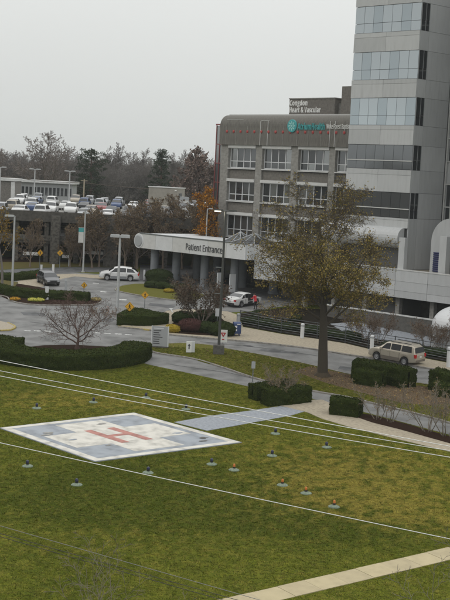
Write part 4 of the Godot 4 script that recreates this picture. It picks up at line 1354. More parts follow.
func side_panels(t: Node, x1: float, ya: float, yb: float, za: float, zb: float, pm: Array) -> void:
	var zc := -1.40
	for s in ([[za, zc], [zc, zb]] if za > -1.0 else [[za, zb]]):
		bx("side_panel", pm[int(ya * 3.0 - s[0]) % 3], t, Vector3(x1 - 0.04, (ya + yb) / 2, (s[0] + s[1]) / 2), Vector3(0.12, yb - ya - 0.025, s[0] - s[1] - 0.025))

func entrance_canopy() -> void:
	var t := wall_node("entrance_canopy", "long white entrance canopy on round columns with patient entrance lettering", "canopy", Vector3(-10.89, 0, -158.0))
	# fascia panels between y 11.75 and 13.5
	bx("roof_slab", M.canopy, t, Vector3(9.4, 13.1, -5.0), Vector3(18.9, 0.5, 9.4))
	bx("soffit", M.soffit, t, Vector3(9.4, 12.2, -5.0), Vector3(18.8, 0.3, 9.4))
	for i in 6:
		bx("fascia_panel", M.canopy if i % 2 else M.white_trim, t, Vector3(1.6 + i * 3.15, 12.62, -0.14), Vector3(3.12, 1.72, 0.3))
	bx("fascia_cap", M.steel, t, Vector3(9.4, 13.55, -0.2), Vector3(18.9, 0.12, 0.5))
	bx("fascia_panel", M.canopy, t, Vector3(18.95, 12.62, -5.0), Vector3(0.3, 1.72, 9.5))
	var nose := MB.new()
	nose.lathe([[0.0, -9.6], [0.9, -9.6], [0.9, 0.05], [0.84, 0.08], [0.80, 0.06], [0.0, 0.06]], Vector3.ZERO, 28, Basis(Vector3.RIGHT, PI / 2))
	put(nose.mesh(), "round_nose", M.canopy, t, Vector3(0.0, 12.62, 0.0))
	var cap := MB.new()
	cap.lathe([[0.70, 0.0], [0.70, 0.07], [0.62, 0.10], [0.0, 0.11]], Vector3.ZERO, 28, Basis(Vector3.RIGHT, PI / 2))
	put(cap.mesh(), "nose_cap", M.sign_grey, t, Vector3(0.0, 12.62, 0.06))
	letters("Patient Entrance", 1.05, M.letter_dark, t, Vector3(11.95, 12.55, 0.04), 6.3, "sign_lettering")
	for c in [[1.6, -1.3], [4.2, -2.6], [4.0, -6.2], [7.4, -6.4], [9.6, -2.4], [12.2, -6.2], [15.0, -2.2], [17.6, -6.0]]:
		var cm := MB.new()
		cm.lathe([[0.62, 7.0], [0.62, 7.9], [0.5, 8.0], [0.5, 11.9], [0.56, 12.1]], Vector3.ZERO, 20)
		put(cm.mesh(), "column", M.column, t, Vector3(c[0], 0, c[1]))
	# glazed pyramid skylights on its roof
	for s in [[13.6, -4.2, 1.6], [16.6, -3.6, 2.2]]:
		var sk := MB.new()
		var r: float = s[2]
		var ap := Vector3(0, 1.25, 0)
		for i in 4:
			var a := PI / 4 + PI / 2 * i
			var p := Vector3(cos(a), 0, sin(a)) * r * 1.3
			var q := Vector3(cos(a + PI / 2), 0, sin(a + PI / 2)) * r * 1.3
			var nn := (p + q).normalized() * 0.7 + Vector3.UP * 0.6
			sk.tri_n(p, q, ap, nn.normalized(), nn.normalized(), nn.normalized())
		put(sk.mesh(), "skylight", M.smoke_glass, t, Vector3(s[0], 13.36, s[1]))
		var fr := MB.new()
		for i in 4:
			var a := PI / 4 + PI / 2 * i
			var p := Vector3(cos(a), 0, sin(a)) * r * 1.3
			var q := Vector3(cos(a + PI / 2), 0, sin(a + PI / 2)) * r * 1.3
			fr.tube([p, ap], [0.07, 0.07], 5)
			fr.tube([p, q], [0.09, 0.09], 5)
			fr.tube([(p + q) / 2, ap], [0.05, 0.05], 5)
		put(fr.mesh(), "skylight_frame", M.sign_grey, t, Vector3(s[0], 13.37, s[1]))
	# recessed doors and back wall under the canopy
	bx("back_wall", M.concrete_dark, t, Vector3(10.0, 9.6, -9.6), Vector3(17.0, 5.2, 0.3))
	for i in 5: bx("entrance_glass", M.dark_glass, t, Vector3(4.0 + i * 3.0, 9.4, -9.42), Vector3(2.7, 3.0, 0.06))
	bx("notice_panel", M.white_metal, t, Vector3(14.0, 8.9, -0.9), Vector3(0.12, 2.0, 0.9))
	bx("notice_panel", M.white_metal, t, Vector3(16.1, 8.9, -0.9), Vector3(0.12, 2.0, 0.9))

func garage_and_beyond() -> void:
	var g := thing("parking_garage", "low dark concrete parking garage with cars on its roof deck", "garage", Vector3(0, 0, -168.0))
	var xl := -52.0
	var xr := 0.0
	var w := xr - xl
	var cx := (xl + xr) / 2
	bx("roof_deck", M.deck, g, Vector3(cx, 14.2, -48.0), Vector3(w, 0.5, 96.0))
	bx("parapet", M.garage, g, Vector3(cx, 14.62, 0.1), Vector3(w, 1.35, 0.3))
	bx("parapet", M.garage, g, Vector3(xr + 0.1, 14.62, -48.0), Vector3(0.3, 1.34, 95.8))
	bx("floor_slab", M.garage, g, Vector3(cx, 11.35, -20.0), Vector3(w, 0.45, 40.0))
	bx("ground_slab", M.asphalt_dark, g, Vector3(cx, 8.62, -20.0), Vector3(w, 0.12, 40.0))
	bx("upstand", M.garage_pier, g, Vector3(cx, 11.85, 0.05), Vector3(w, 0.7, 0.2))
	bx("back_wall", M.garage, g, Vector3(cx, 11.2, -38.0), Vector3(w, 5.6, 0.4))
	for i in 14: bx("column", M.garage_pier, g, Vector3(xl + 1.0 + i * 3.9, 11.2, -0.6), Vector3(0.55, 5.6, 0.7))
	for i in 7: bx("column", M.garage_pier, g, Vector3(xl + 4.0 + i * 7.8, 11.2, -10.6), Vector3(0.55, 5.6, 0.7))
	for px in [Vector3(-22.36, 10.39, -167.20), Vector3(-15.10, 10.75, -167.20)]:
		bx("stair_pier", M.garage_pier, g, Vector3(px.x, 11.5, 0.9), Vector3(1.15 if px.x < -20 else 1.75, 6.6, 1.2))
	bx("barrier", M.white_trim, g, Vector3(Vector3(-17.37, 10.20, -168.00).x, 10.25, 0.45), Vector3(2.5, 0.4, 0.12))
	bx("barrier", M.white_trim, g, Vector3(Vector3(-25.57, 9.40, -168.00).x, 9.75, 0.45), Vector3(2.0, 0.42, 0.12))
	bx("barrier", M.white_trim, g, Vector3(Vector3(-21.01, 9.63, -168.00).x, 9.6, 0.45), Vector3(0.9, 0.4, 0.12))
	# cars on the roof deck, in rows
	var paints := {"white": mat(lin(0.62, 0.62, 0.61), 0.3, 0.0), "silver": mat(lin(0.35, 0.36, 0.37), 0.3, 0.4), "dark grey": mat(lin(0.06, 0.062, 0.066), 0.3, 0.2), "black": mat(lin(0.015, 0.015, 0.017), 0.25), "red": mat(lin(0.20, 0.02, 0.02), 0.3), "blue": mat(lin(0.04, 0.07, 0.16), 0.3), "beige": mat(lin(0.34, 0.30, 0.24), 0.35, 0.2)}
	var names := ["white", "silver", "white", "dark grey", "white", "silver", "black", "red", "white", "blue", "silver", "beige"]
	var ords := ["first", "second", "third", "fourth", "fifth", "sixth", "seventh", "eighth", "ninth", "tenth", "eleventh", "twelfth", "thirteenth", "fourteenth", "fifteenth", "sixteenth"]
	rng.seed = 55
	var proto := {}
	var rowsd := [[-171.5, -30.5, -9.0, "front row along the parapet"], [-188.0, -31.5, -8.0, "second row back"], [-206.0, -34.5, -8.0, "middle row"], [-228.0, -37.0, -12.0, "fourth row back"], [-250.0, -40.0, -4.0, "rear row"]]
	for rw in rowsd:
		var x: float = rw[1]
		var count := 0
		var xs := []
		while x < rw[2]:
			if rng.randf() < 0.82: xs.append(x + rng.randf_range(-0.15, 0.15))
			x += 2.85 if rng.randf() < 0.85 else 4.4
		for xx in xs:
			var nm: String = names[rng.randi() % names.size()]
			var suv := rng.randf() < 0.5
			var key := nm + str(suv)
			var lab: String = "%s car on the garage roof, %s, %s from left" % [nm, rw[3], ords[mini(count, 15)]]
			var hz := 1.0 if rng.randf() < 0.5 else -1.0
			var at := Vector3(xx, 14.45, rw[0])
			if not proto.has(key):
				proto[key] = car("parked_car", lab, suv_spec(4.5, 1.85, 1.7) if suv else sedan_spec(), paints[nm], at, 0.02, hz, "car", "cars parked on the garage roof", true)
			else:
				var c := copy(proto[key], at, 0.0, lab)
				c.basis = Basis(Vector3(0.02, 0, hz).normalized(), Vector3.UP, Vector3(0.02, 0, hz).normalized().cross(Vector3.UP))
			count += 1
	# two cars inside the lower storey
	for q in [[-27.5, "dark car parked inside the garage near the left pier", "dark grey", 8.68], [-16.5, "silver car parked inside the garage left of the wide pier", "silver", 8.68], [-22.5, "white car on the garage middle floor behind the banner", "white", 11.58]]:
		var c := copy(proto[q[2] + "true"] if proto.has(q[2] + "true") else proto["whitefalse"], Vector3(q[0], q[3], -173.5), 0.0, q[1])
		c.basis = Basis(Vector3(0, 0, 1), Vector3.UP, Vector3(-1, 0, 0))
		c.set_meta("group", "cars inside the garage")
	# double-headed lights on the deck
	var dl := ["tall pale twin-headed light on the garage roof, left of the long low building's middle", "tall pale twin-headed light on the garage roof at the low building's right end", "tall pale twin-headed light on the garage roof at the picture's left edge"]
	var k := 0
	for p in [Vector3(-32.57, 20.69, -215.00), Vector3(-28.00, 20.64, -225.00), Vector3(-36.53, 20.74, -205.00)]:
		lamp_post(dl[k], Vector3(p.x, 14.45, p.z), p.y - 14.45, [[Vector3(0.3, 0, 0), Vector3(0.7, 0.14, 0.35)], [Vector3(-0.3, 0, 0), Vector3(0.7, 0.14, 0.35)]], M.pole_pale, 0.13, "lights on the garage roof")
		k += 1
	# long low pale building behind the deck
	var lb := thing("low_building", "long low pale building with ribbon windows behind the garage roof", "building", Vector3(0, 0, -266.0))
	var la := Vector3(-43.85, 16.19, -266.00)
	var lc := Vector3(-32.54, 16.75, -266.00)
	bx("wall", M.pale_wall, lb, Vector3((la.x + lc.x) / 2, 13.2, -4.0), Vector3(lc.x - la.x, 9.6, 8.0))
	bx("roof", M.white_trim, lb, Vector3((la.x + lc.x) / 2, 18.15, -3.8), Vector3(lc.x - la.x + 1.0, 0.5, 9.0))
	for i in 14:
		bx("window", M.dark_glass, lb, Vector3(lerpf(la.x, lc.x, (i + 0.5) / 14.0), 16.2, 0.02), Vector3((lc.x - la.x) / 14.0 - 0.28, 1.6, 0.08))
	var bb := thing("brown_building", "brown flat-roofed building with white trim at the far left edge", "building", Vector3(0, 0, -238.0))
	var ba := Vector3(-49.71, 16.15, -238.00)
	var bc := Vector3(-39.78, 16.65, -238.00)
	bx("wall", M.brownstone, bb, Vector3((ba.x + bc.x) / 2, 13.4, -4.0), Vector3(bc.x - ba.x, 10.0, 8.0))
	bx("roof_trim", M.white_trim, bb, Vector3((ba.x + bc.x) / 2, 18.5, -3.9), Vector3(bc.x - ba.x + 0.4, 0.5, 8.4))
	bx("corner_trim", M.white_trim, bb, Vector3(bc.x - 0.2, 13.3, 0.06), Vector3(0.7, 9.7, 0.16))
	# concrete box on the right part of the deck
	var sb := thing("stair_block", "grey concrete stair block standing on the garage roof", "building", Vector3(-12.90, 15.27, -236.00) * Vector3(1, 0, 1) + Vector3(0.6, 14.45, 0), deg_to_rad(-18))
	bx("wall", M.tan_wall, sb, Vector3(0, 2.0, -2.0), Vector3(5.6, 4.0, 4.0))
	bx("roof_edge", M.white_trim, sb, Vector3(0, 4.08, -2.0), Vector3(5.8, 0.16, 4.2))
	bx("door", M.joint, sb, Vector3(2.82, 1.6, -1.6), Vector3(0.06, 3.0, 1.6))
	bx("wall_light", M.letter_white, sb, Vector3(2.5, 3.6, 0.06), Vector3(0.35, 0.2, 0.12))
	# stacked white units and bits beside the orange tree
	var ub := thing("white_unit", "white louvred plant unit beside the orange tree", "plant unit", Vector3(-7.61, 16.30, -215.00) * Vector3(1, 0, 1) + Vector3(0, 14.45, 0))
	for i in 5: bx("louvre_panel", M.white_trim if i % 2 else M.sign_grey, ub, Vector3(0, 0.42 + i * 0.55, 0), Vector3(1.5, 0.5, 1.0))
	# telegraph pole and its wire
	var pole := thing("telegraph_pole", "pale wooden telegraph pole behind the garage roof cars", "pole", Vector3(-29.65, 14.91, -262.00) * Vector3(1, 0, 1) + Vector3(0, 8.9, 0))
	var pb := MB.new()
	pb.tube([Vector3.ZERO, Vector3(0, 10.2, 0)], [0.17, 0.13], 8)
	put(pb.mesh(), "shaft", M.walk, pole)
	bx("crossarm", M.walk, pole, Vector3(0, 9.9, 0), Vector3(1.4, 0.14, 0.14))
	var wr := MB.new()
	var w0 := Vector3(-46.67, 18.81, -264.00)
	var w1 := Vector3(-29.78, 18.34, -262.00)
	var w2 := Vector3(-8.44, 18.02, -270.00)
	wr.tube([w0, w0.lerp(w1, 0.5) - Vector3(0, 0.3, 0), w1, w1.lerp(w2, 0.5) - Vector3(0, 0.4, 0), w2], [0.045, 0.045, 0.045, 0.045, 0.045], 4)
	tag(put(wr.mesh(), "overhead_wire", M.wood_pole, self), "thin brown overhead wire above the garage roof cars", "wire")

func background_trees() -> void:
	var bare := bare_cfg()
	bare.n = [13, 9, 7, 5]
	bare.rmin = 0.034
	bare.ang = [50, 40, 42, 42]
	bare.start = [0.14, 0.2, 0.2, 0.2]
	bare.lr = [0.74, 0.5, 0.48, 0.5]
	var grp := "trees on the skyline"
	# the big bare oak on the left skyline
	var oak := tree("bare_tree", "broad bare grey-brown tree, largest on the left skyline", Vector3(-42.1, 9.0, -300.0), 14.5, 0.45, bare, M.bark_oak, 101, {}, grp)
	oak.scale = Vector3(1.3, 1.0, 1.3)
	rng.seed = 4
	var c2 := bare.duplicate(true)
	c2.ang = [34, 34, 36, 38]
	var thin := tree("bare_tree", "thin bare tree right of the first dark pine on the skyline", Vector3(-28.1, 9.0, -320.0), 13.0, 0.32, c2, M.bark_grey, 102, {}, grp)
	copy(thin, Vector3(-22.4, 9.0, -318.0), 1.9, "thin bare tree midway between the two pines on the skyline", 0.95)
	copy(oak, Vector3(-56.5, 9.0, -300.0), 2.2, "bare tree cut by the left edge of the picture on the skyline", 0.80)
	copy(thin, Vector3(-12.2, 9.0, -300.0), 0.9, "thin pale bare tree between the right pine and the reddish oak", 0.93)
	copy(thin, Vector3(-10.0, 9.0, -296.0), 2.9, "slim bare tree just left of the reddish oak", 0.90)
	# pines: tiers of drooping tufts
	pine("dark flat-topped pine left of centre on the skyline", Vector3(-32.5, 9.0, -300.0), 17.0, 5.2, 201, true)
	pine("pointed dark pine behind the concrete stair block", Vector3(-15.7, 9.0, -290.0), 17.6, 4.4, 202, false)
	# rust-brown oak holding its leaves and the orange tree by the building
	var rust := bare_cfg()
	rust.n = [12, 8, 6, 3]
	rust.start = [0.22, 0.2, 0.2, 0.2]
	rust.ang = [52, 44, 42, 42]
	rust.rmin = 0.03
	tree("rust_oak", "round reddish-brown oak beside the glazed stair on the skyline", Vector3(-5.8, 9.0, -270.0), 13.6, 0.4, rust, M.bark_red, 103, {"per": 2.6, "size": 0.42, "spread": 0.6, "cols": [Color(0.19, 0.14, 0.12), Color(0.16, 0.12, 0.105), Color(0.22, 0.165, 0.14)]}, grp)
	var org := bare_cfg()
	org.n = [10, 7, 5, 3]
	org.rmin = 0.02
	org.ang = [30, 32, 36, 40]
	org.start = [0.25, 0.2, 0.2, 0.2]
	org.lr = [0.42, 0.5, 0.5, 0.5]
	tree("orange_tree", "bright orange autumn tree left of the glazed stair", Vector3(-2.1, 8.45, -164.0), 9.2, 0.22, org, M.bark_brown, 104, {"per": 2.2, "size": 0.20, "spread": 0.4, "cols": [Color(0.40, 0.17, 0.025), Color(0.46, 0.21, 0.03), Color(0.32, 0.13, 0.025), Color(0.28, 0.15, 0.03)]}, "")
	# the wood that closes the view: bare crowns standing close together
	var mm := MultiMesh.new()
	mm.transform_format = MultiMesh.TRANSFORM_3D
	mm.mesh = (oak.get_child(0) as MeshInstance3D).mesh
	var xf := []
	rng.seed = 77
	for i in 620:
		var d := rng.randf_range(300.0, 460.0)
		var x := rng.randf_range(-75.0, 40.0) * d / 300.0
		var s := rng.randf_range(0.58, 0.84)
		xf.append(Transform3D(Basis(Vector3.UP, rng.randf() * TAU).scaled(Vector3(s, s * rng.randf_range(0.85, 1.1), s)), Vector3(x, 8.0, -d)))
	# trees across the road to the left, which the tower glass mirrors
	for i in 46:
		var s := rng.randf_range(0.75, 1.1)
		xf.append(Transform3D(Basis(Vector3.UP, rng.randf() * TAU).scaled(Vector3(s, s, s)), Vector3(rng.randf_range(-150.0, -95.0), 6.5, rng.randf_range(-230.0, -60.0))))
	mm.instance_count = xf.size()
	for i in xf.size(): mm.set_instance_transform(i, xf[i])
	var mi := MultiMeshInstance3D.new()
	mi.name = "far_wood"
	mi.multimesh = mm
	mi.material_override = M.bark_grey
	add_child(mi)
	tag(mi, "hazy grey wood of bare trees along the horizon", "wood", "", "stuff")
	# tangled bare trees in front of the garage
	var th := bare_cfg()
	th.n = [12, 8, 6, 5]
	th.start = [0.12, 0.2, 0.2, 0.2]
	th.rmin = 0.016
	th.ang = [34, 36, 40, 40]
	var tl := {"per": 0.5, "size": 0.15, "spread": 0.25, "cols": [Color(0.16, 0.115, 0.07), Color(0.19, 0.135, 0.08), Color(0.14, 0.11, 0.07)]}
	var t0 := tree("thicket_tree", "tangled brown bare tree right of the banner pole in front of the garage", Vector3(-17.19, 8.49, -164.54), 5.9, 0.13, th, M.bark_brown, 105, tl, "bare trees in front of the garage")
	var t1 := tree("thicket_tree", "tangled brown bare tree above the white car's roof", Vector3(-12.94, 8.47, -164.19), 6.0, 0.13, th, M.bark_brown, 106, tl, "bare trees in front of the garage")
	var spots := [[Vector3(-11.53, 8.56, -165.82), "tangled bare tree behind the canopy's round nose"], [Vector3(-20.00, 8.49, -164.44), "tangled bare tree left of the banner pole"], [Vector3(-24.80, 8.38, -162.44), "tangled bare tree left of the left garage pier"], [Vector3(-18.90, 8.56, -165.97), "tangled bare tree just behind the banner pole"], [Vector3(-16.44, 8.56, -165.92), "tangled bare tree left of the wide garage pier"]]
	var i := 0
	for s in spots:
		copy(t0 if i % 2 else t1, s[0], i * 1.3, s[1], [1.05, 0.75, 0.8, 0.85, 1.0, 1.0, 0.95][i])
		i += 1
	var back := [[-9.5, -170.5, "brown bare crown rising above the canopy's left end"], [-7.0, -172.0, "brown bare crown above the second canopy column"], [-4.6, -171.0, "brown bare crown above the middle of the canopy"], [-2.4, -172.5, "brown bare crown above the patient entrance lettering"], [-0.6, -175.0, "brown bare crown between the orange tree and the canopy"], [-11.8, -167.0, "brown bare crown just left of the canopy nose"], [-5.8, -168.0, "low brown bare tree close behind the canopy middle"], [-8.3, -167.5, "brown bare crown behind the second canopy fascia panel"], [-3.4, -167.5, "brown bare crown left of the slim pale lamp post"], [-1.6, -168.5, "brown bare crown behind the slim pale lamp post"]]
	i = 0
	for s in back:
		copy(t1 if i % 2 else t0, on(s[0], s[1]), i * 0.9, s[2], 1.22 if i < 5 else 1.12)
		i += 1

func pine(label: String, at: Vector3, h: float, w: float, sd: int, flat: bool) -> void:
	rng.seed = sd
	var t := thing("pine_tree", label, "tree", at, 0.0, "trees on the skyline")
	var tb := MB.new()
	tb.tube([Vector3(0, -0.3, 0), Vector3(0.1, h * 0.5, 0), Vector3(0, h * 0.97, 0)], [0.35, 0.26, 0.06], 8)
	var lf := MB.new()
	var cols := [Color(0.045, 0.060, 0.038), Color(0.055, 0.072, 0.045), Color(0.036, 0.05, 0.032)]
	var cnt := 46
	for i in cnt:
		var f := float(i) / cnt
		var y := h * lerpf(0.30, 0.98, f)
		var reach: float = w * (sqrt(clampf(1.0 - pow(f, 2.6), 0, 1)) if flat else (1.0 - f * 0.85)) * rng.randf_range(0.55, 1.05)
		var an := i * 2.4 + rng.randf() * 0.6
		var d := Vector3(cos(an), 0.25 if f > 0.5 else 0.05, sin(an)).normalized()
		var tip := Vector3(0, y, 0) + d * reach
		tb.tube([Vector3(0, y, 0), tip], [0.09, 0.03], 4, false)
		var clumps := maxi(2, int(reach / 0.9))
		for k in clumps:
			var cc := Vector3(0, y, 0).lerp(tip, (k + 1.2) / (clumps + 0.2)) + rdir() * 0.3
			var cr := rng.randf_range(0.55, 1.0)
			for q in 60:
				var dd := rdir()
				var p := cc + dd * cr * Vector3(1.0, 0.55, 1.0) * sqrt(rng.randf())
				var a := (dd + rdir() * 0.6).normalized()
				var b := a.cross(rdir()).normalized()
				var c1: Color = cols[rng.randi() % 3]
				lf.leaf(p, a * 0.42, b * 0.14, c1)
	put(tb.mesh(), "trunk", M.bark_red, t)
	put(lf.mesh(), "crown", M.leaf, t)

func railing_and_court() -> void:
	sheet("court_soil", [Vector2(1.88, -125.14), Vector2(5.49, -122.20), Vector2(8.81, -120.26), Vector2(11.30, -118.65), Vector2(13.21, -116.43), Vector2(17.69, -113.39), Vector2(19.84, -111.38), Vector2(24.81, -106.23), Vector2(28.37, -122.46), Vector2(22.81, -129.33), Vector2(18.39, -134.23), Vector2(12.50, -139.14), Vector2(6.53, -138.96), Vector2(3.53, -135.18), Vector2(1.63, -133.55)], 0.02, M.soil)
	sheet("court_paving", [Vector2(10.70, -129.32), Vector2(14.54, -132.39), Vector2(21.36, -126.55), Vector2(21.37, -119.48), Vector2(18.82, -119.29), Vector2(12.13, -122.74)], 0.03, M.walk_grey)
	var path := smooth_path([Vector2(1.59, -125.47), Vector2(5.49, -122.15), Vector2(8.80, -120.21), Vector2(11.30, -118.60), Vector2(13.20, -116.38), Vector2(17.67, -113.29), Vector2(19.82, -111.29), Vector2(23.50, -107.97)], 2.0)
	var t := thing("railing_fence", "dark metal railing with horizontal bars along the back of the pavement", "fence", Vector3.ZERO)
	for i in path.size():
		var p: Vector2 = path[i]
		bx("post", M.rail, t, on(p.x, p.y, 0.75), Vector3(0.08, 1.62, 0.08))
	for r in 7:
		for i in path.size() - 1:
			var a: Vector2 = path[i]
			var b: Vector2 = path[i + 1]
			var mb := MB.new()
			var o := on(a.x, a.y, 0.18 + r * 0.22)
			mb.tube([Vector3.ZERO, on(b.x, b.y, 0.18 + r * 0.22) - o], [0.022 if r < 6 else 0.035, 0.022 if r < 6 else 0.035], 5)
			put(mb.mesh(), "rail", M.steel if r % 2 else M.rail, t, o)
	var wb := thing("low_wall", "low dark retaining wall with a white coping below the terrace", "wall", Vector3(12.39, 0, -137.0), deg_to_rad(-47))
	bx("wall_body", M.concrete_dark, wb, Vector3(8.5, 7.2, 3.0), Vector3(17.0, 1.75, 0.3))
	bx("coping", M.white_trim, wb, Vector3(8.5, 8.13, 3.0), Vector3(17.1, 0.11, 0.42))
	# low evergreens behind the railing
	var spots := [Vector3(2.79, 6.55, -126.91), Vector3(4.34, 6.48, -125.59), Vector3(5.96, 6.42, -124.32), Vector3(8.49, 6.34, -122.80), Vector3(10.13, 6.28, -121.62), Vector3(11.74, 6.22, -120.46), Vector3(15.41, 6.02, -116.59), Vector3(17.10, 5.96, -115.57), Vector3(18.90, 5.90, -114.37), Vector3(3.87, 6.76, -130.98), Vector3(6.68, 6.71, -129.96)]
	var where := ["nearest the blue mail box", "second from the blue mail box", "left of the first white bollard", "right of the first white bollard", "just left of the tree trunk", "right of the tree trunk", "behind the beige car's roof", "behind the beige car's tail", "beside the rightmost bollard", "behind the white car's nose", "in front of the canopy's right end"]
	for i in spots.size():
		bush("low_shrub", "low dark evergreen shrub behind the railing, %s" % where[i], spots[i], 1.1 + 0.12 * (i % 3), 0.75 + 0.1 * (i % 2), 0.7, 300 + i, [Color(0.030, 0.040, 0.018), Color(0.042, 0.05, 0.024), Color(0.022, 0.03, 0.016)], "shrubs behind the railing", 90.0, 0.10)

func hedges_and_beds() -> void:
	sheet("hedge_bed", [Vector2(-18.14, -106.31), Vector2(-17.56, -107.83), Vector2(-15.36, -110.07), Vector2(-12.81, -111.02), Vector2(-9.75, -110.91), Vector2(-7.00, -108.85), Vector2(-6.91, -105.33), Vector2(-9.79, -102.91), Vector2(-12.86, -101.71), Vector2(-16.11, -102.11)], 0.03, M.mulch)
	hedge("large dark green clipped hedge curving round the bare tree on the lawn", [Vector2(-17.61, -107.13), Vector2(-18.46, -104.89), Vector2(-16.61, -102.19), Vector2(-13.10, -101.13), Vector2(-9.74, -102.39), Vector2(-7.54, -104.95), Vector2(-7.15, -107.46)], 2.5, 1.22, 401, "")
	hedge("clipped box hedge at the end of the pad walk, behind the front one", [Vector2(2.33, -93.11), Vector2(3.67, -94.08), Vector2(5.20, -95.27)], 1.05, 1.15, 402, "clipped hedges by the lawn")
	hedge("clipped box hedge at the end of the pad walk, front of the pair", [Vector2(3.17, -91.52), Vector2(4.71, -92.31), Vector2(6.30, -93.51)], 1.15, 1.2, 403, "clipped hedges by the lawn")
	hedge("low clipped box hedge alone on the footpath, right of the pad walk", [Vector2(7.80, -89.95), Vector2(8.85, -89.78), Vector2(9.87, -89.40)], 1.25, 1.2, 404, "clipped hedges by the lawn")
	hedge("tall clipped hedge in front of the beige car, back one of the pair", [Vector2(10.68, -102.79), Vector2(12.06, -102.15), Vector2(13.66, -100.82), Vector2(14.60, -99.56)], 1.7, 1.45, 405, "clipped hedges on the island", 0.1)
	hedge("shorter clipped hedge in front of the beige car, front one of the pair", [Vector2(10.54, -100.46), Vector2(11.66, -99.87), Vector2(12.53, -99.23)], 1.1, 1.2, 406, "clipped hedges on the island", 0.1)
	hedge("tall clipped hedge at the right edge of the picture on the island", [Vector2(16.51, -99.83), Vector2(17.79, -99.04), Vector2(19.69, -97.54)], 1.6, 1.5, 407, "clipped hedges on the island", 0.1)
	hedge("low clipped hedge at the right edge in front of a taller one", [Vector2(16.31, -97.46), Vector2(17.56, -96.71), Vector2(19.29, -95.41)], 1.1, 1.0, 408, "clipped hedges on the island", 0.1)
	hedge("broad low clipped hedge beside the yellow sign at the junction", [Vector2(-9.77, -124.26), Vector2(-8.30, -124.12), Vector2(-7.03, -125.41)], 4.6, 1.0, 409, "hedges by the junction", 0.1, 110.0)
	hedge("long clipped hedge along the planted island at left", [Vector2(-27.64, -139.13), Vector2(-24.35, -138.91), Vector2(-22.53, -137.12), Vector2(-19.59, -136.07), Vector2(-16.99, -136.45), Vector2(-14.40, -136.18)], 1.3, 0.85, 410, "hedges by the junction", 0.1, 110.0)
	hedge("narrow clipped hedge behind the dark hatchback at left", [Vector2(-28.71, -150.10), Vector2(-25.63, -149.22), Vector2(-23.59, -151.00), Vector2(-21.81, -154.09)], 1.2, 0.8, 411, "hedges by the junction", 0.0, 90.0)
	var g1 := [Color(0.030, 0.042, 0.014), Color(0.04, 0.052, 0.018), Color(0.022, 0.032, 0.012)]
	var red := [Color(0.060, 0.028, 0.026), Color(0.078, 0.036, 0.032), Color(0.045, 0.026, 0.022)]
	var yel := [Color(0.30, 0.22, 0.03), Color(0.24, 0.19, 0.03), Color(0.36, 0.26, 0.04)]
	bush("round_bush", "large round dark bush under the left end of the entrance canopy", Vector3(-8.02, 7.97, -154.41), 1.65, 1.55, 1.5, 420, g1, "", 120.0)
	bush("round_bush", "dark green clipped bush left of the blue mail box", Vector3(-0.12, 6.25, -119.17), 1.25, 1.25, 1.1, 421, g1, "bushes in the shrub bed")
	bush("round_bush", "dark green clipped bush under the crape myrtle, left of the mail box bush", Vector3(-1.63, 6.31, -120.37), 0.95, 1.0, 0.9, 422, g1, "bushes in the shrub bed")
	bush("red_bush", "dark reddish bush beside the yellow plants in the shrub bed", Vector3(-3.05, 6.32, -120.50), 1.2, 1.15, 1.1, 423, red, "bushes in the shrub bed")
	bush("round_bush", "dark green bush at the back left of the shrub bed", Vector3(-3.90, 6.57, -125.46), 1.2, 1.05, 1.2, 424, g1, "bushes in the shrub bed")
	bush("round_bush", "dark green bush at the back of the shrub bed behind the crape myrtle", Vector3(-1.79, 6.67, -127.33), 1.3, 1.0, 1.2, 425, g1, "bushes in the shrub bed")
	bush("yellow_bush", "small bright yellow-green plant at the corner of the shrub bed", Vector3(-4.79, 6.26, -119.44), 0.72, 0.7, 0.6, 426, yel, "bushes in the shrub bed", 170.0)
	sheet("shrub_bed", [Vector2(-5.52, -119.26), Vector2(-4.38, -118.78), Vector2(-2.14, -118.46), Vector2(0.82, -118.78), Vector2(0.71, -123.92), Vector2(-0.41, -129.64), Vector2(-1.96, -131.08), Vector2(-4.26, -129.70), Vector2(-5.00, -123.94)], 0.125, M.mulch)
	var lows := [[Vector3(-8.52, 7.69, -148.94), "low dark shrub at the left of the row behind the grass verge"], [Vector3(-7.34, 7.66, -148.52), "low dark shrub second in the row behind the grass verge"], [Vector3(-6.03, 7.62, -147.74), "low dark shrub third in the row behind the grass verge"], [Vector3(-4.76, 7.63, -147.78), "low dark shrub at the right of the row behind the grass verge"]]
	for i in lows.size():
		bush("low_shrub", lows[i][1], lows[i][0] + Vector3(0, 0.1, 0), 0.9, 0.75, 0.8, 430 + i, g1, "shrubs behind the grass verge", 100.0)
	bush("low_shrub", "small golden plant among the shrubs behind the grass verge", Vector3(-6.38, 7.61, -145.50), 0.6, 0.4, 0.5, 436, yel, "", 120.0)
	# flowers and low plants on the planted island
	var fl := [[Vector3(-21.88, 6.91, -133.91), "small orange flower clump at the left of the planted island", [Color(0.42, 0.22, 0.03), Color(0.10, 0.10, 0.03)]], [Vector3(-20.01, 6.91, -133.98), "pale yellow flower clump in front of the island hedge", [Color(0.48, 0.46, 0.10), Color(0.12, 0.15, 0.03)]], [Vector3(-19.39, 6.92, -134.05), "pale yellow flower clump left of the white marker post", [Color(0.48, 0.46, 0.10), Color(0.12, 0.15, 0.03)]], [Vector3(-13.69, 7.04, -136.42), "small straw-coloured clump at the tip of the planted island", [Color(0.35, 0.28, 0.12), Color(0.2, 0.17, 0.08)]]]
	for i in fl.size():
		bush("flower_clump", fl[i][1], fl[i][0] + Vector3(0, 0.1, 0), 0.55, 0.32, 0.5, 440 + i, fl[i][2], "flowers on the planted island", 160.0, 0.08)

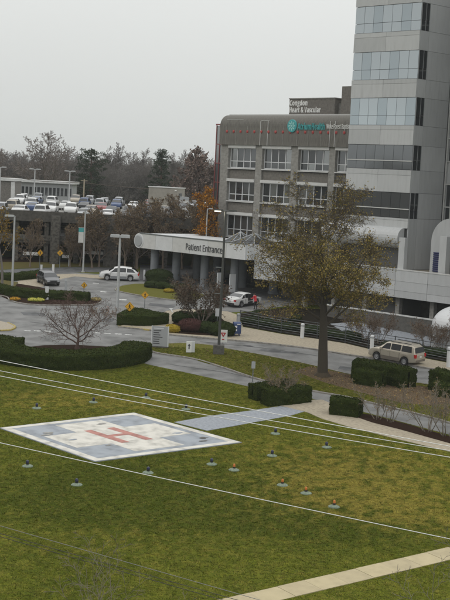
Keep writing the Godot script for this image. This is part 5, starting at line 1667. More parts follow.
func trees_and_shrubs() -> void:
	# the big half-bare tree with olive-yellow leaves
	var cfg := {"n": [22, 10, 9, 8], "segs": [10, 8, 4, 2, 1], "sides": [12, 6, 4, 3, 3], "wob": [0.05, 0.14, 0.2, 0.25, 0.2], "up": [0.02, 0.018, 0.01, 0.0, 0.0], "start": [0.31, 0.16, 0.1, 0.1], "ang": [64, 44, 44, 44], "lr": [0.60, 0.40, 0.46, 0.5], "rr": 0.40, "rmin": 0.011, "taper": 0.8, "tip": 0.10, "tint": [Color(0.55, 0.58, 0.65), Color(0.6, 0.62, 0.68), Color(0.8, 0.8, 0.8), Color.WHITE, Color.WHITE]}
	var cols := [Color(0.26, 0.20, 0.052), Color(0.20, 0.165, 0.042), Color(0.34, 0.25, 0.076), Color(0.15, 0.132, 0.04), Color(0.29, 0.215, 0.088)]
	var keep := func(p: Vector3) -> float:
		return clampf(1.5 - (p.y - 3.5) / 6.2, 0.10, 1.0)
	var shade := tree("shade_tree", "big spreading tree with sparse olive-yellow leaves on the grass island", Vector3(8.11, 5.39, -102.46), 12.6, 0.40, cfg, M.bark, 501, {"per": 3.5, "size": 0.115, "spread": 0.46, "cols": cols, "keep": keep}, "", Vector3(-0.02, 1, 0.0))
	shade.rotation.y = 3.5
	shade.scale = Vector3(1.12, 1.0, 1.12)
	# crape myrtle in the shrub bed
	shrub("crape_myrtle", "brown-leaved multi-stemmed crape myrtle in the shrub bed", Vector3(-2.23, 6.57, -125.37), 9, 4.4, 4.6, M.bark_pale, 502, [8, 7, 6], "", {"per": 1.1, "size": 0.15, "spread": 0.4, "cols": [Color(0.085, 0.058, 0.042), Color(0.11, 0.072, 0.05), Color(0.075, 0.056, 0.042)]}, 0.07)
	# wide bare tree inside the curved hedge
	var wide := {"n": [9, 7, 6, 4], "segs": [4, 6, 4, 2, 1], "sides": [8, 6, 4, 3, 3], "wob": [0.1, 0.18, 0.24, 0.25, 0.2], "up": [0.03, 0.035, 0.06, 0.06, 0.05], "start": [0.3, 0.2, 0.2, 0.2], "ang": [66, 40, 40, 40], "lr": [2.2, 0.5, 0.5, 0.5], "rr": 0.62, "rmin": 0.010, "taper": 0.5}
	tree("bare_tree", "wide spreading bare tree rising from inside the curved hedge", Vector3(-12.42, 5.64, -109.23), 1.7, 0.15, wide, M.bark_red, 503)
	var dry := {"per": 0.7, "size": 0.07, "spread": 0.16, "cols": [Color(0.26, 0.18, 0.10), Color(0.20, 0.14, 0.08), Color(0.32, 0.23, 0.13)]}
	# leafless shrub between the pair of box hedges
	shrub("bare_shrub", "tan dry-twigged shrub between the pair of box hedges", Vector3(4.68, 4.81, -93.31), 8, 2.5, 2.6, M.bark_pale, 504, [6, 6, 3], "dry shrubs by the road", dry, 0.022)
	shrub("bare_shrub", "tan dry-twigged shrub in the mulch bed, left one beside the near road", Vector3(11.00, 4.58, -88.77), 5, 2.6, 2.4, M.bark_pale, 505, [5, 5, 3], "dry shrubs by the road", dry, 0.034)
	shrub("bare_shrub", "tan dry-twigged shrub in the mulch bed, between two others by the road", Vector3(11.82, 4.54, -88.07), 4, 2.6, 2.2, M.bark_pale, 506, [5, 5, 3], "dry shrubs by the road", dry, 0.034)
	shrub("bare_shrub", "tan dry-twigged shrub in the mulch bed, right of the middle one", Vector3(14.12, 4.43, -85.88), 6, 3.2, 3.0, M.bark_pale, 507, [5, 5, 3], "dry shrubs by the road", dry, 0.036)
	shrub("bare_shrub", "tan dry-twigged shrub at the right edge of the mulch bed", Vector3(15.13, 4.39, -85.00), 6, 3.3, 2.6, M.bark_pale, 508, [5, 5, 3], "dry shrubs by the road", dry, 0.036)
	# leafless shrubs behind the railing
	var bl := {"per": 0.5, "size": 0.09, "spread": 0.2, "cols": [Color(0.12, 0.07, 0.045), Color(0.09, 0.06, 0.04)]}
	shrub("bare_shrub", "brown leafless shrub behind the railing, left of the beige car", Vector3(13.04, 6.21, -120.29), 8, 3.0, 3.2, M.bark_brown, 509, [6, 6, 4], "leafless shrubs behind the railing", bl, 0.03)
	shrub("bare_shrub", "brown leafless shrub behind the railing, above the beige car's bonnet", Vector3(14.41, 6.15, -119.10), 8, 2.9, 3.0, M.bark_brown, 510, [6, 6, 4], "leafless shrubs behind the railing", bl, 0.03)
	shrub("bare_shrub", "brown leafless shrub behind the railing, nearest the rightmost bollard", Vector3(18.64, 6.00, -116.23), 9, 3.3, 3.4, M.bark_brown, 511, [6, 6, 4], "leafless shrubs behind the railing", bl, 0.03)
	shrub("bare_shrub", "brown leafless shrub behind the railing, below the round canopy", Vector3(20.07, 6.02, -116.61), 8, 3.0, 3.0, M.bark_brown, 512, [6, 6, 4], "leafless shrubs behind the railing", bl, 0.03)
	shrub("bare_shrub", "brown leafless shrub behind the railing, between mail box and first bollard", Vector3(5.13, 6.49, -125.83), 8, 2.2, 3.2, M.bark_brown, 513, [6, 5, 3], "leafless shrubs behind the railing", bl, 0.028)
	# yellowing tree at the left edge
	var yt := bare_cfg()
	yt.n = [9, 6, 5, 3]
	yt.ang = [56, 42, 40, 40]
	yt.start = [0.4, 0.25, 0.2, 0.2]
	tree("yellow_tree", "yellow-leaved tree with drooping limbs at the left edge", Vector3(-24.85, 7.38, -142.94), 7.2, 0.17, yt, M.bark_grey, 514, {"per": 2.0, "size": 0.17, "spread": 0.45, "cols": [Color(0.26, 0.16, 0.03), Color(0.20, 0.13, 0.03), Color(0.15, 0.11, 0.03)]})
	shrub("bare_shrub", "small bare brown shrub beside the pale pole at the junction", Vector3(-11.65, 6.38, -123.68), 7, 1.8, 2.2, M.bark_brown, 515, [5, 5, 3], "", {"per": 0.25, "size": 0.08, "spread": 0.15, "cols": [Color(0.35, 0.10, 0.06), Color(0.3, 0.2, 0.1)]}, 0.022)
	# foreground bare tree tops below the wires
	var fg := bare_cfg()
	fg.n = [7, 6, 5, 3]
	fg.rmin = 0.0045
	fg.lr = [0.85, 0.55, 0.5, 0.5]
	fg.ang = [44, 40, 40, 40]
	fg.start = [0.5, 0.3, 0.25, 0.2]
	var p := Vector3(-2.11, 9.31, -34.00)
	tree("bare_tree", "pale bare treetop in the foreground at the bottom edge", on(p.x, p.z), 5.9, 0.075, fg, M.bark_mid, 516)
	var q := Vector3(6.56, 10.76, -33.00)
	tree("bare_tree", "thin dark bare twigs poking in at the lower right edge", on(q.x, q.z), 7.6, 0.07, fg, M.bark_grey, 517)

func vehicles() -> void:
	var white := mat(lin(0.68, 0.68, 0.67), 0.22, 0.0)
	white.clearcoat_enabled = true
	var pearl := mat(lin(0.62, 0.62, 0.61), 0.25, 0.0)
	pearl.clearcoat_enabled = true
	var champagne := mat(lin(0.42, 0.375, 0.30), 0.28, 0.35)
	champagne.clearcoat_enabled = true
	var taupe := mat(lin(0.15, 0.13, 0.105), 0.5, 0.1)
	var graphite := mat(lin(0.05, 0.052, 0.056), 0.25, 0.3)
	graphite.clearcoat_enabled = true
	var silver := mat(lin(0.25, 0.26, 0.27), 0.5, 0.3)
	# white crossover crossing on the far drive
	var k := suv_spec(4.72, 1.85, 1.66)
	k.top = [[-2.36, 0.80], [-2.28, 1.02], [-1.85, 1.38], [-1.4, 1.56], [-0.4, 1.66], [0.1, 1.64], [0.55, 1.55], [1.28, 1.08], [1.85, 0.98], [2.22, 0.84], [2.36, 0.55]]
	k.rear = [-1.5, -2.2]
	k.side[0] = [-1.95, -1.62, -0.92, -0.92]
	k.belt = 1.0
	k.lower = silver
	car("crossover_car", "white crossover side-on in the drive left of the entrance canopy", k, white, Vector3(-12.83, 7.97, -154.41), -0.995, 0.06)
	# white saloon with a door open by the entrance
	var s := sedan_spec()
	var sd := car("saloon_car", "white saloon with its side door open by the entrance", s, pearl, Vector3(1.92, 7.17, -138.94), 0.60, -0.80)
	bx("door_opening", M.interior, sd, Vector3(0.16, 0.86, 0.90), Vector3(0.95, 1.0, 0.06))
	var dr := Node3D.new()
	dr.name = "open_door"
	sd.add_child(dr, true)
	dr.position = Vector3(0.66, 0.30, 0.94)
	dr.rotation.y = -1.05
	bx("door_panel", pearl, dr, Vector3(-0.5, 0.36, 0.03), Vector3(1.0, 0.66, 0.06))
	bx("door_lining", M.trim_black, dr, Vector3(-0.5, 0.36, -0.02), Vector3(0.96, 0.62, 0.04))
	bx("door_window", M.car_glass, dr, Vector3(-0.42, 0.88, 0.01), Vector3(0.7, 0.36, 0.03))
	# beige SUV seen from behind on the main road
	var b := suv_spec(4.78, 1.95, 1.80)
	b.top = [[-2.39, 0.92], [-2.33, 1.10], [-2.17, 1.62], [-1.9, 1.76], [-0.4, 1.80], [0.25, 1.78], [0.68, 1.70], [1.30, 1.17], [1.9, 1.06], [2.27, 0.90], [2.39, 0.6]]
	b.rear = [-2.185, -2.315]
	b.belt = 1.10
	b.side = [[-2.02, -1.92, -1.02, -1.02], [-0.92, -0.92, 0.04, 0.04], [0.12, 0.12, 1.14, 0.58]]
	b.lower = taupe
	var bs := car("sport_utility_car", "beige sport utility car on the road behind the clipped hedges", b, champagne, Vector3(15.06, 5.72, -110.77), -0.77, -0.64)
	for z in [-0.62, 0.62]:
		bx("roof_rail", M.trim_black, bs, Vector3(-0.75, 1.84, z), Vector3(2.1, 0.05, 0.05))
	bx("rear_glass", M.car_glass, bs, Vector3(-2.285, 1.36, 0), Vector3(0.02, 0.44, 1.35)).rotation.z = -0.29
	# dark hatchback coming towards the camera
	var h := suv_spec(4.25, 1.80, 1.50)
	car("hatchback_car", "dark grey hatchback facing the camera beside the planted island", h, graphite, Vector3(-20.45, 7.63, -147.94), 0.42, 0.90)

func lamps_and_signs() -> void:
	var grp := "pale lamp posts along the drives"
	var b0 := Vector3(-23.30, 7.34, -140.37)
	lamp_post("pale single-armed lamp post rising from the planted island at left", b0, Vector3(-23.09, 15.54, -138.70).y - b0.y, [[Vector3(-0.15, 0, 0), Vector3(1.0, 0.16, 0.4)]], M.pole_pale, 0.14, grp)
	var b1 := Vector3(-10.83, 6.68, -129.54)
	lamp_post("pale lamp post with flat twin head in front of the white crossover", b1, Vector3(-10.71, 14.45, -129.00).y - b1.y, [[Vector3(0.12, 0, 0), Vector3(0.95, 0.24, 0.45)], [Vector3(-0.12, 0, 0), Vector3(0.95, 0.24, 0.45)]], M.pole_pale, 0.16, grp)
	var b2 := Vector3(-17.80, 8.25, -159.86)
	var bl := lamp_post("pale lamp post carrying a teal and white banner", b2, Vector3(-17.64, 16.08, -159.00).y - b2.y, [[Vector3(-0.1, 0, 0), Vector3(0.75, 0.14, 0.35)]], M.pole_pale, 0.12, grp)
	var by := Vector3(-18.04, 13.78, -159.00).y - b2.y
	bx("banner_arm", M.pole_pale, bl, Vector3(-0.4, by, 0), Vector3(0.75, 0.05, 0.05))
	bx("banner_arm", M.pole_pale, bl, Vector3(-0.4, by - 1.85, 0), Vector3(0.75, 0.05, 0.05))
	bx("banner_cloth", M.white_trim, bl, Vector3(-0.43, by - 1.19, 0), Vector3(0.62, 1.28, 0.02))
	bx("banner_teal", M.teal, bl, Vector3(-0.43, by - 0.28, 0), Vector3(0.62, 0.52, 0.02))
	var b3 := Vector3(-2.78, 16.85, -163.00)
	lamp_post("slim pale lamp post behind the canopy beside the glazed stair", on(b3.x, b3.z), b3.y - gy(b3.z), [[Vector3(0.2, 0, 0), Vector3(0.55, 0.12, 0.3)]], M.pole_pale, 0.10, grp)
	# the tall dark lamp with a lit head on its concrete block
	var b4 := Vector3(-0.33, 5.77, -109.88)
	var top: float = Vector3(-0.38, 18.02, -110.50).y - b4.y
	var dk := thing("tall_lamp", "tall dark lamp post with a lit head on a concrete block", "street lamp", b4)
	bx("concrete_block", M.concrete_dark, dk, Vector3(0, 0.36, 0), Vector3(0.95, 0.8, 0.95))
	var pm := MB.new()
	pm.tube([Vector3(0, 0.75, 0), Vector3(0, top, 0)], [0.13, 0.09], 10)
	put(pm.mesh(), "pole", M.pole_dark, dk)
	var am := MB.new()
	am.tube([Vector3(0.75, top - 0.02, 0), Vector3(-0.35, top - 0.02, 0)], [0.05, 0.05], 6)
	put(am.mesh(), "arm", M.pole_dark, dk)
	bx("lamp_head", M.pole_dark, dk, Vector3(0.62, top + 0.02, 0), Vector3(0.7, 0.13, 0.36))
	bx("lamp_head", M.pole_dark, dk, Vector3(-0.62, top + 0.04, 0), Vector3(0.8, 0.13, 0.36))
	bx("lamp_lens", M.lens, dk, Vector3(-0.66, top - 0.07, 0.02), Vector3(0.56, 0.10, 0.28))
	var sp := OmniLight3D.new()
	sp.name = "lamp_light"
	dk.add_child(sp)
	sp.position = Vector3(-0.66, top - 0.22, 0.02)
	sp.light_energy = 1.2
	sp.light_size = 0.2
	sp.light_color = Color(1, 0.96, 0.88)
	sp.omni_range = 60.0
	sp.omni_attenuation = 2.0
	sp.shadow_enabled = true
	bx("bracket", M.steel, dk, Vector3(-0.3, Vector3(-0.48, 13.17, -110.50).y - b4.y, 0), Vector3(0.6, 0.06, 0.06))
	bx("bracket", M.steel, dk, Vector3(-0.3, Vector3(-0.55, 10.93, -110.50).y - b4.y, 0), Vector3(0.6, 0.06, 0.06))
	# yellow diamond signs
	var sg := "yellow diamond pedestrian signs"
	diamond_sign("yellow diamond sign nearest the left-hand tree by the back road", Vector3(-23.45, 8.33, -161.43), 1.75, 0.62, 0.7, sg)
	diamond_sign("yellow diamond sign in front of the left garage pier", Vector3(-21.13, 8.41, -162.91), 1.7, 0.58, 0.1, sg)
	diamond_sign("small yellow diamond sign at the tip of the planted island", Vector3(-15.30, 7.17, -138.90), 1.15, 0.52, 0.4, sg)
	diamond_sign("large yellow diamond sign on the hedge beside the pale lamp post", Vector3(-9.18, 6.41, -124.15), 1.3, 0.68, 0.0, sg)
	diamond_sign("yellow diamond sign between the junction hedge and the grass verge", Vector3(-8.34, 6.90, -133.70), 1.15, 0.60, 0.1, sg)
	# posts
	var mg := "white marker posts at left"
	marker_post("short white marker post below the left yellow sign", Vector3(-22.88, 8.21, -159.11), 0.75, 0.25, M.white_metal, mg)
	marker_post("taller white marker post behind the dark hatchback", Vector3(-21.11, 8.09, -156.86), 1.15, 0.27, M.white_metal, mg)
	marker_post("white marker post in the flowers in front of the dark hatchback", Vector3(-18.80, 7.09, -135.51), 1.35, 0.36, M.white_metal, mg)
	marker_post("plain grey post right of the dark hatchback", Vector3(-17.68, 7.34, -142.32), 1.3, 0.22, M.sign_grey, mg)
	marker_post("grey marker post near the back road left of the banner pole", Vector3(-20.18, 8.51, -164.90), 0.95, 0.25, M.sign_grey, mg)
	marker_post("white marker post beside the entrance canopy's left end", Vector3(-9.91, 8.03, -155.54), 1.2, 0.24, M.white_metal, mg)
	var bg := "bollards along the railing"
	marker_post("white round-topped bollard at the railing left of the tree trunk", Vector3(7.36, 6.28, -119.65), 1.4, 0.36, M.white_metal, bg, true)
	marker_post("white round-topped bollard at the railing beside the beige car's bonnet", Vector3(13.31, 6.02, -114.44), 1.5, 0.36, M.white_metal, bg, true)
	marker_post("white round-topped bollard at the railing by the right edge", Vector3(19.29, 5.73, -108.92), 1.75, 0.4, M.white_metal, bg, true)
	marker_post("grey round-topped bollard behind the blue mail box", Vector3(1.39, 6.51, -124.04), 1.35, 0.36, M.sign_grey, bg, true)
	# information board on the island tip
	var ib := thing("information_board", "grey information board with rows of small text on the island tip", "sign", Vector3(-5.48, 5.84, -111.30), -0.15)
	bx("board", M.sign_grey, ib, Vector3(0, 0.98, 0), Vector3(1.4, 1.75, 0.16))
	bx("plinth", M.concrete_dark, ib, Vector3(0, 0.02, 0), Vector3(1.5, 0.2, 0.24))
	bx("edge_trim", M.white_metal, ib, Vector3(0.73, 0.98, 0), Vector3(0.07, 1.78, 0.2))
	bx("edge_trim", M.white_metal, ib, Vector3(-0.73, 0.98, 0), Vector3(0.07, 1.78, 0.2))
	rng.seed = 12
	for i in 8:
		var wl := rng.randf_range(0.5, 0.95)
		bx("text_line", M.white_metal if i < 1 else M.letter_dark, ib, Vector3(-0.58 + wl / 2, 1.68 - i * 0.19, 0.086), Vector3(wl, 0.07, 0.012))
	# small white sign box
	var sm := thing("direction_sign", "small white two-sided sign box on the grass island", "sign", Vector3(-2.77, 5.76, -109.69), 0.25)
	bx("face_panel", M.letter_white, sm, Vector3(-0.13, 0.5, 0.05), Vector3(0.44, 0.95, 0.12))
	bx("face_panel", M.white_metal, sm, Vector3(0.25, 0.5, -0.03), Vector3(0.3, 0.95, 0.12))
	var ar := MB.new()
	ar.prism([Vector2(-0.05, -0.2), Vector2(0.05, -0.2), Vector2(0.05, 0.1), Vector2(0.13, 0.1), Vector2(0, 0.28), Vector2(-0.13, 0.1), Vector2(-0.05, 0.1)], 0.012)
	put(ar.mesh(), "arrow", M.letter_dark, sm, Vector3(-0.13, 0.5, 0.114))
	# give-way sign: white square with a red triangle
	var yd := thing("yield_sign", "white square sign with a red triangle beside the dark lamp", "road sign", Vector3(-0.00, 5.88, -112.08), 0.1)
	bx("post", M.steel, yd, Vector3(0, 0.5, 0), Vector3(0.07, 1.2, 0.05))
	bx("sign_plate", M.letter_white, yd, Vector3(0, 1.15, 0.045), Vector3(0.72, 1.1, 0.03))
	var tr := MB.new()
	for i in 3:
		var a := PI / 2 + TAU * i / 3.0
		tr.box(Basis(Vector3.BACK, a) * Vector3(0.10, 0, 0), Vector3(0.09, 0.40, 0.012), Basis(Vector3.BACK, a))
	put(tr.mesh(), "red_triangle", M.red_sign, yd, Vector3(0, 1.32, 0.068))
	bx("red_bar", M.red_sign, yd, Vector3(0, 0.86, 0.068), Vector3(0.2, 0.09, 0.012))
	# blue mail box
	var ml := thing("mail_box", "dark blue mail box with white labels on the pavement", "mail box", Vector3(1.23, 6.26, -119.23), 0.25)
	for x in [-0.26, 0.26]:
		for z in [-0.2, 0.2]: bx("leg", M.blue_box, ml, Vector3(x, 0.1, z), Vector3(0.07, 0.24, 0.07))
	var mb := MB.new()
	var pr := [Vector2(-0.3, 0.2), Vector2(0.3, 0.2), Vector2(0.3, 1.0)]
	for i in 9:
		var a := PI * i / 8.0
		pr.append(Vector2(cos(a) * 0.3, 1.0 + sin(a) * 0.3))
	pr.append(Vector2(-0.3, 1.0))
	mb.prism(pr, 0.68, Transform3D(Basis(Vector3(0, 0, 1), Vector3.UP, Vector3(-1, 0, 0)), Vector3(0.34, 0, 0)))
	put(mb.mesh(), "box_body", M.blue_box, ml)
	bx("white_label", M.letter_white, ml, Vector3(-0.16, 0.85, 0.306), Vector3(0.22, 0.2, 0.012))
	bx("white_label", M.letter_white, ml, Vector3(-0.16, 0.55, 0.306), Vector3(0.22, 0.2, 0.012))
	bx("slot_flap", M.letter_white, ml, Vector3(0.1, 1.08, 0.30), Vector3(0.3, 0.07, 0.03))
	# small plates on posts
	var np := thing("post_sign", "small white notice on a post under the crape myrtle", "sign", Vector3(-0.64, 6.30, -120.05))
	bx("post", M.steel, np, Vector3(0, 0.8, 0), Vector3(0.06, 1.7, 0.05))
	bx("sign_plate", M.panel, np, Vector3(0, 1.95, 0.04), Vector3(0.4, 0.75, 0.02))
	var gp := thing("post_sign", "small grey plate on a post left of the box hedges", "sign", Vector3(2.45, 5.12, -99.27), 0.2)
	bx("post", M.steel, gp, Vector3(0, 0.8, 0), Vector3(0.07, 1.7, 0.06))
	bx("sign_plate", M.sign_grey, gp, Vector3(0, 1.35, 0.05), Vector3(0.3, 0.55, 0.02))

func landing_lights() -> void:
	var where := ["farthest left behind the pad", "behind the pad's top left edge", "in front of the pad at far left", "largest in front of the pad at left", "farthest back under the middle wire", "beside the walk's left end, behind the pad", "just below the pad's lower edge", "between the pad's right corner and the lone orange one", "right of the walk, farthest back", "by itself at the right side of the lawn", "right of the pad between walk and orange ones"]
	var pos := [Vector3(-12.48, 4.49, -87.00), Vector3(-8.89, 4.62, -89.63), Vector3(-10.85, 3.76, -72.79), Vector3(-7.64, 3.59, -69.65), Vector3(-5.34, 4.74, -91.93), Vector3(-2.34, 4.59, -88.91), Vector3(-3.91, 3.75, -72.69), Vector3(-0.30, 3.88, -75.15), Vector3(3.73, 4.30, -83.24), Vector3(6.89, 4.15, -80.43), Vector3(3.35, 4.01, -77.74)]
	var owhere := ["alone right of the pad's corner", "farthest of the row of three", "middle of the row of three", "nearest of the row of three"]
	var opos := [Vector3(1.02, 3.83, -74.15), Vector3(3.76, 3.69, -71.55), Vector3(5.02, 3.62, -70.21), Vector3(6.40, 3.51, -67.98)]
	var made := {}
	for i in pos.size() + opos.size():
		var orange := i >= pos.size()
		var p: Vector3 = opos[i - pos.size()] if orange else pos[i]
		var key := "orange" if orange else "dark"
		var lab: String = ("orange landing light on green base, %s" % owhere[i - pos.size()]) if orange else ("dark landing light on green base, %s" % where[i])
		if not made.has(key):
			var t := thing("landing_light", lab, "landing light", p, 0.0, "landing lights on the lawn")
			var b := MB.new()
			b.lathe([[0.33, -0.03], [0.32, 0.03], [0.26, 0.07], [0.12, 0.12], [0.0, 0.125]], Vector3.ZERO, 18)
			put(b.mesh(), "base", M.green_base, t)
			var c := MB.new()
			c.lathe([[0.09, 0.13], [0.09, 0.20], [0.05, 0.21]], Vector3.ZERO, 12)
			put(c.mesh(), "collar", M.trim_black, t)
			var l := MB.new()
			if orange: l.lathe([[0.06, 0.19], [0.075, 0.25], [0.065, 0.33], [0.04, 0.38], [0.0, 0.39]], Vector3.ZERO, 12)
			else: l.lathe([[0.085, 0.20], [0.10, 0.25], [0.085, 0.33], [0.04, 0.37], [0.0, 0.375]], Vector3.ZERO, 12)
			put(l.mesh(), "lamp", M.lamp_orange if orange else M.lamp_blue, t)
			made[key] = t
		else:
			var lc := copy(made[key], p, i * 0.7, lab)
			lc.rotation.x = 0.05 * sin(i * 1.9)
			lc.rotation.z = 0.05 * cos(i * 2.7)

# ---- the visitor at the open car door: one smooth body from tapered bones
func net_body(bones: Array, cell: float, mn: Vector3, mx: Vector3, colour: Callable) -> ArrayMesh:
	var nx := int((mx.x - mn.x) / cell) + 2
	var ny := int((mx.y - mn.y) / cell) + 2
	var nz := int((mx.z - mn.z) / cell) + 2
	var f := PackedFloat32Array()
	f.resize(nx * ny * nz)
	for y in ny:
		for z in nz:
			for x in nx:
				var p := mn + Vector3(x, y, z) * cell
				var d := 9.0
				for b in bones:
					var pa: Vector3 = p - b[0]
					var ba: Vector3 = b[1] - b[0]
					var h := clampf(pa.dot(ba) / ba.length_squared(), 0, 1)
					var q := (pa - ba * h).length() - lerpf(b[2], b[3], h)
					var k := 0.035
					var m := clampf(0.5 + 0.5 * (d - q) / k, 0, 1)
					d = lerpf(d, q, m) - k * m * (1 - m)
				f[x + nx * (z + nz * y)] = d
	var idx := {}
	var vs := []
	var ns := []
	var at := func(x, y, z): return f[x + nx * (z + nz * y)]
	for y in ny - 1:
		for z in nz - 1:
			for x in nx - 1:
				var s := Vector3.ZERO
				var c := 0
				var cs := []
				for k in 8: cs.append(f[x + (k & 1) + nx * (z + ((k >> 1) & 1) + nz * (y + (k >> 2)))])
				for e in [[0, 1], [2, 3], [4, 5], [6, 7], [0, 2], [1, 3], [4, 6], [5, 7], [0, 4], [1, 5], [2, 6], [3, 7]]:
					var a: float = cs[e[0]]
					var b: float = cs[e[1]]
					if (a < 0) != (b < 0):
						var t := a / (a - b)
						var pa := Vector3(e[0] & 1, e[0] >> 2, (e[0] >> 1) & 1)
						var pb := Vector3(e[1] & 1, e[1] >> 2, (e[1] >> 1) & 1)
						s += pa.lerp(pb, t)
						c += 1
				if c > 0:
					idx[x + nx * (z + nz * y)] = vs.size()
					vs.append(mn + (Vector3(x, y, z) + s / c) * cell)
					ns.append(Vector3(cs[1] - cs[0] + cs[3] - cs[2] + cs[5] - cs[4] + cs[7] - cs[6], cs[4] + cs[5] + cs[6] + cs[7] - cs[0] - cs[1] - cs[2] - cs[3], cs[2] + cs[3] + cs[6] + cs[7] - cs[0] - cs[1] - cs[4] - cs[5]).normalized())
	var mb := MB.new()
	for y in range(1, ny - 1):
		for z in range(1, nz - 1):
			for x in range(1, nx - 1):
				var a: float = at.call(x, y, z)
				for ax in 3:
					var b: float = at.call(x + int(ax == 0), y + int(ax == 1), z + int(ax == 2))
					if (a < 0) == (b < 0): continue
					var o := [[0, 0, 0], [0, -1, 0], [0, -1, -1], [0, 0, -1]]
					if ax == 1: o = [[0, 0, 0], [-1, 0, 0], [-1, 0, -1], [0, 0, -1]]
					if ax == 2: o = [[0, 0, 0], [-1, 0, 0], [-1, -1, 0], [0, -1, 0]]
					var q := []
					for w in o: q.append(idx[(x + w[0]) + nx * ((z + w[2]) + nz * (y + w[1]))])
					mb.col = colour.call((vs[q[0]] + vs[q[2]]) * 0.5)
					mb.quad_n(vs[q[0]], vs[q[1]], vs[q[2]], vs[q[3]], ns[q[0]], ns[q[1]], ns[q[2]], ns[q[3]])
	return mb.mesh()

func visitor() -> void:
	# x points to the car, y up; the person leans a little towards the open door
	var t := thing("person", "person in a red jacket and black trousers leaning at the white saloon's open door", "person", Vector3(3.26, 7.05, -136.54), 2.4)
	var v := func(x: float, y: float, z: float) -> Vector3: return Vector3(x, y, z)
	var bones := [
		[v.call(0.0, 0.92, 0.0), v.call(0.06, 1.15, 0.0), 0.145, 0.135], [v.call(0.06, 1.15, 0.0), v.call(0.13, 1.36, 0.0), 0.14, 0.14],
		[v.call(0.12, 1.37, -0.16), v.call(0.12, 1.37, 0.16), 0.075, 0.075], [v.call(0.13, 1.38, 0.0), v.call(0.17, 1.50, 0.0), 0.06, 0.055],
		[v.call(0.19, 1.56, 0.0), v.call(0.20, 1.63, 0.0), 0.09, 0.092], [v.call(0.27, 1.56, 0.0), v.call(0.295, 1.545, 0.0), 0.02, 0.014],
		[v.call(0.12, 1.36, -0.2), v.call(0.26, 1.13, -0.26), 0.058, 0.048], [v.call(0.26, 1.13, -0.26), v.call(0.47, 1.16, -0.2), 0.046, 0.034],
		[v.call(0.12, 1.36, 0.2), v.call(0.24, 1.12, 0.25), 0.058, 0.048], [v.call(0.24, 1.12, 0.25), v.call(0.45, 1.10, 0.17), 0.046, 0.034],
		[v.call(0.0, 0.90, -0.09), v.call(0.04, 0.50, -0.11), 0.095, 0.066], [v.call(0.04, 0.50, -0.11), v.call(-0.02, 0.09, -0.11), 0.064, 0.045], [v.call(-0.03, 0.05, -0.11), v.call(0.15, 0.035, -0.13), 0.045, 0.035],
		[v.call(0.0, 0.90, 0.09), v.call(0.0, 0.50, 0.11), 0.095, 0.066], [v.call(0.0, 0.50, 0.11), v.call(-0.10, 0.10, 0.11), 0.064, 0.045], [v.call(-0.11, 0.05, 0.11), v.call(0.07, 0.035, 0.13), 0.045, 0.035]]
	for s in [-1.0, 1.0]:
		var w: Vector3 = v.call(0.47, 1.16, -0.2) if s < 0 else v.call(0.45, 1.10, 0.17)
		bones.append([w, w + Vector3(0.07, 0.0, 0), 0.033, 0.032])
		for i in 4: bones.append([w + Vector3(0.07, 0.0, (i - 1.5) * 0.019), w + Vector3(0.135 - absf(i - 1.3) * 0.012, -0.025, (i - 1.5) * 0.022), 0.010, 0.008])
		bones.append([w + Vector3(0.02, 0.0, -s * 0.025), w + Vector3(0.075, -0.01, -s * 0.055), 0.012, 0.009])
	var colour := func(p: Vector3) -> Color:
		if p.y > 1.47: return Color(0.42, 0.27, 0.20)
		if p.x > 0.44 and p.y > 0.9: return Color(0.42, 0.27, 0.20)
		if p.y > 0.86: return Color(0.55, 0.035, 0.045)
		if p.y > 0.09: return Color(0.015, 0.015, 0.018)
		return Color(0.03, 0.025, 0.02)
	put(net_body(bones, 0.02, Vector3(-0.28, -0.06, -0.42), Vector3(0.72, 1.82, 0.42), colour), "body", mat(Color.WHITE, 0.8), t)
	var hb := MB.new()
	hb.col = Color(0.025, 0.018, 0.014)
	var pr := []
	for i in 9:
		var a := lerpf(-0.45, PI / 2, i / 8.0)
		pr.append([0.112 * cos(a), 0.12 * sin(a)])
	hb.lathe(pr, Vector3(0.175, 1.635, 0), 14, Basis(Vector3.BACK, 0.35))
	put(hb.mesh(), "hair", mat(Color.WHITE, 0.9), t)
	var eye := MB.new()
	for s in [-0.035, 0.035]: eye.box(Vector3(0.284, 1.60, s), Vector3(0.012, 0.014, 0.022))
	eye.box(Vector3(0.276, 1.515, 0), Vector3(0.01, 0.01, 0.045))
	put(eye.mesh(), "face_features", M.letter_dark, t)

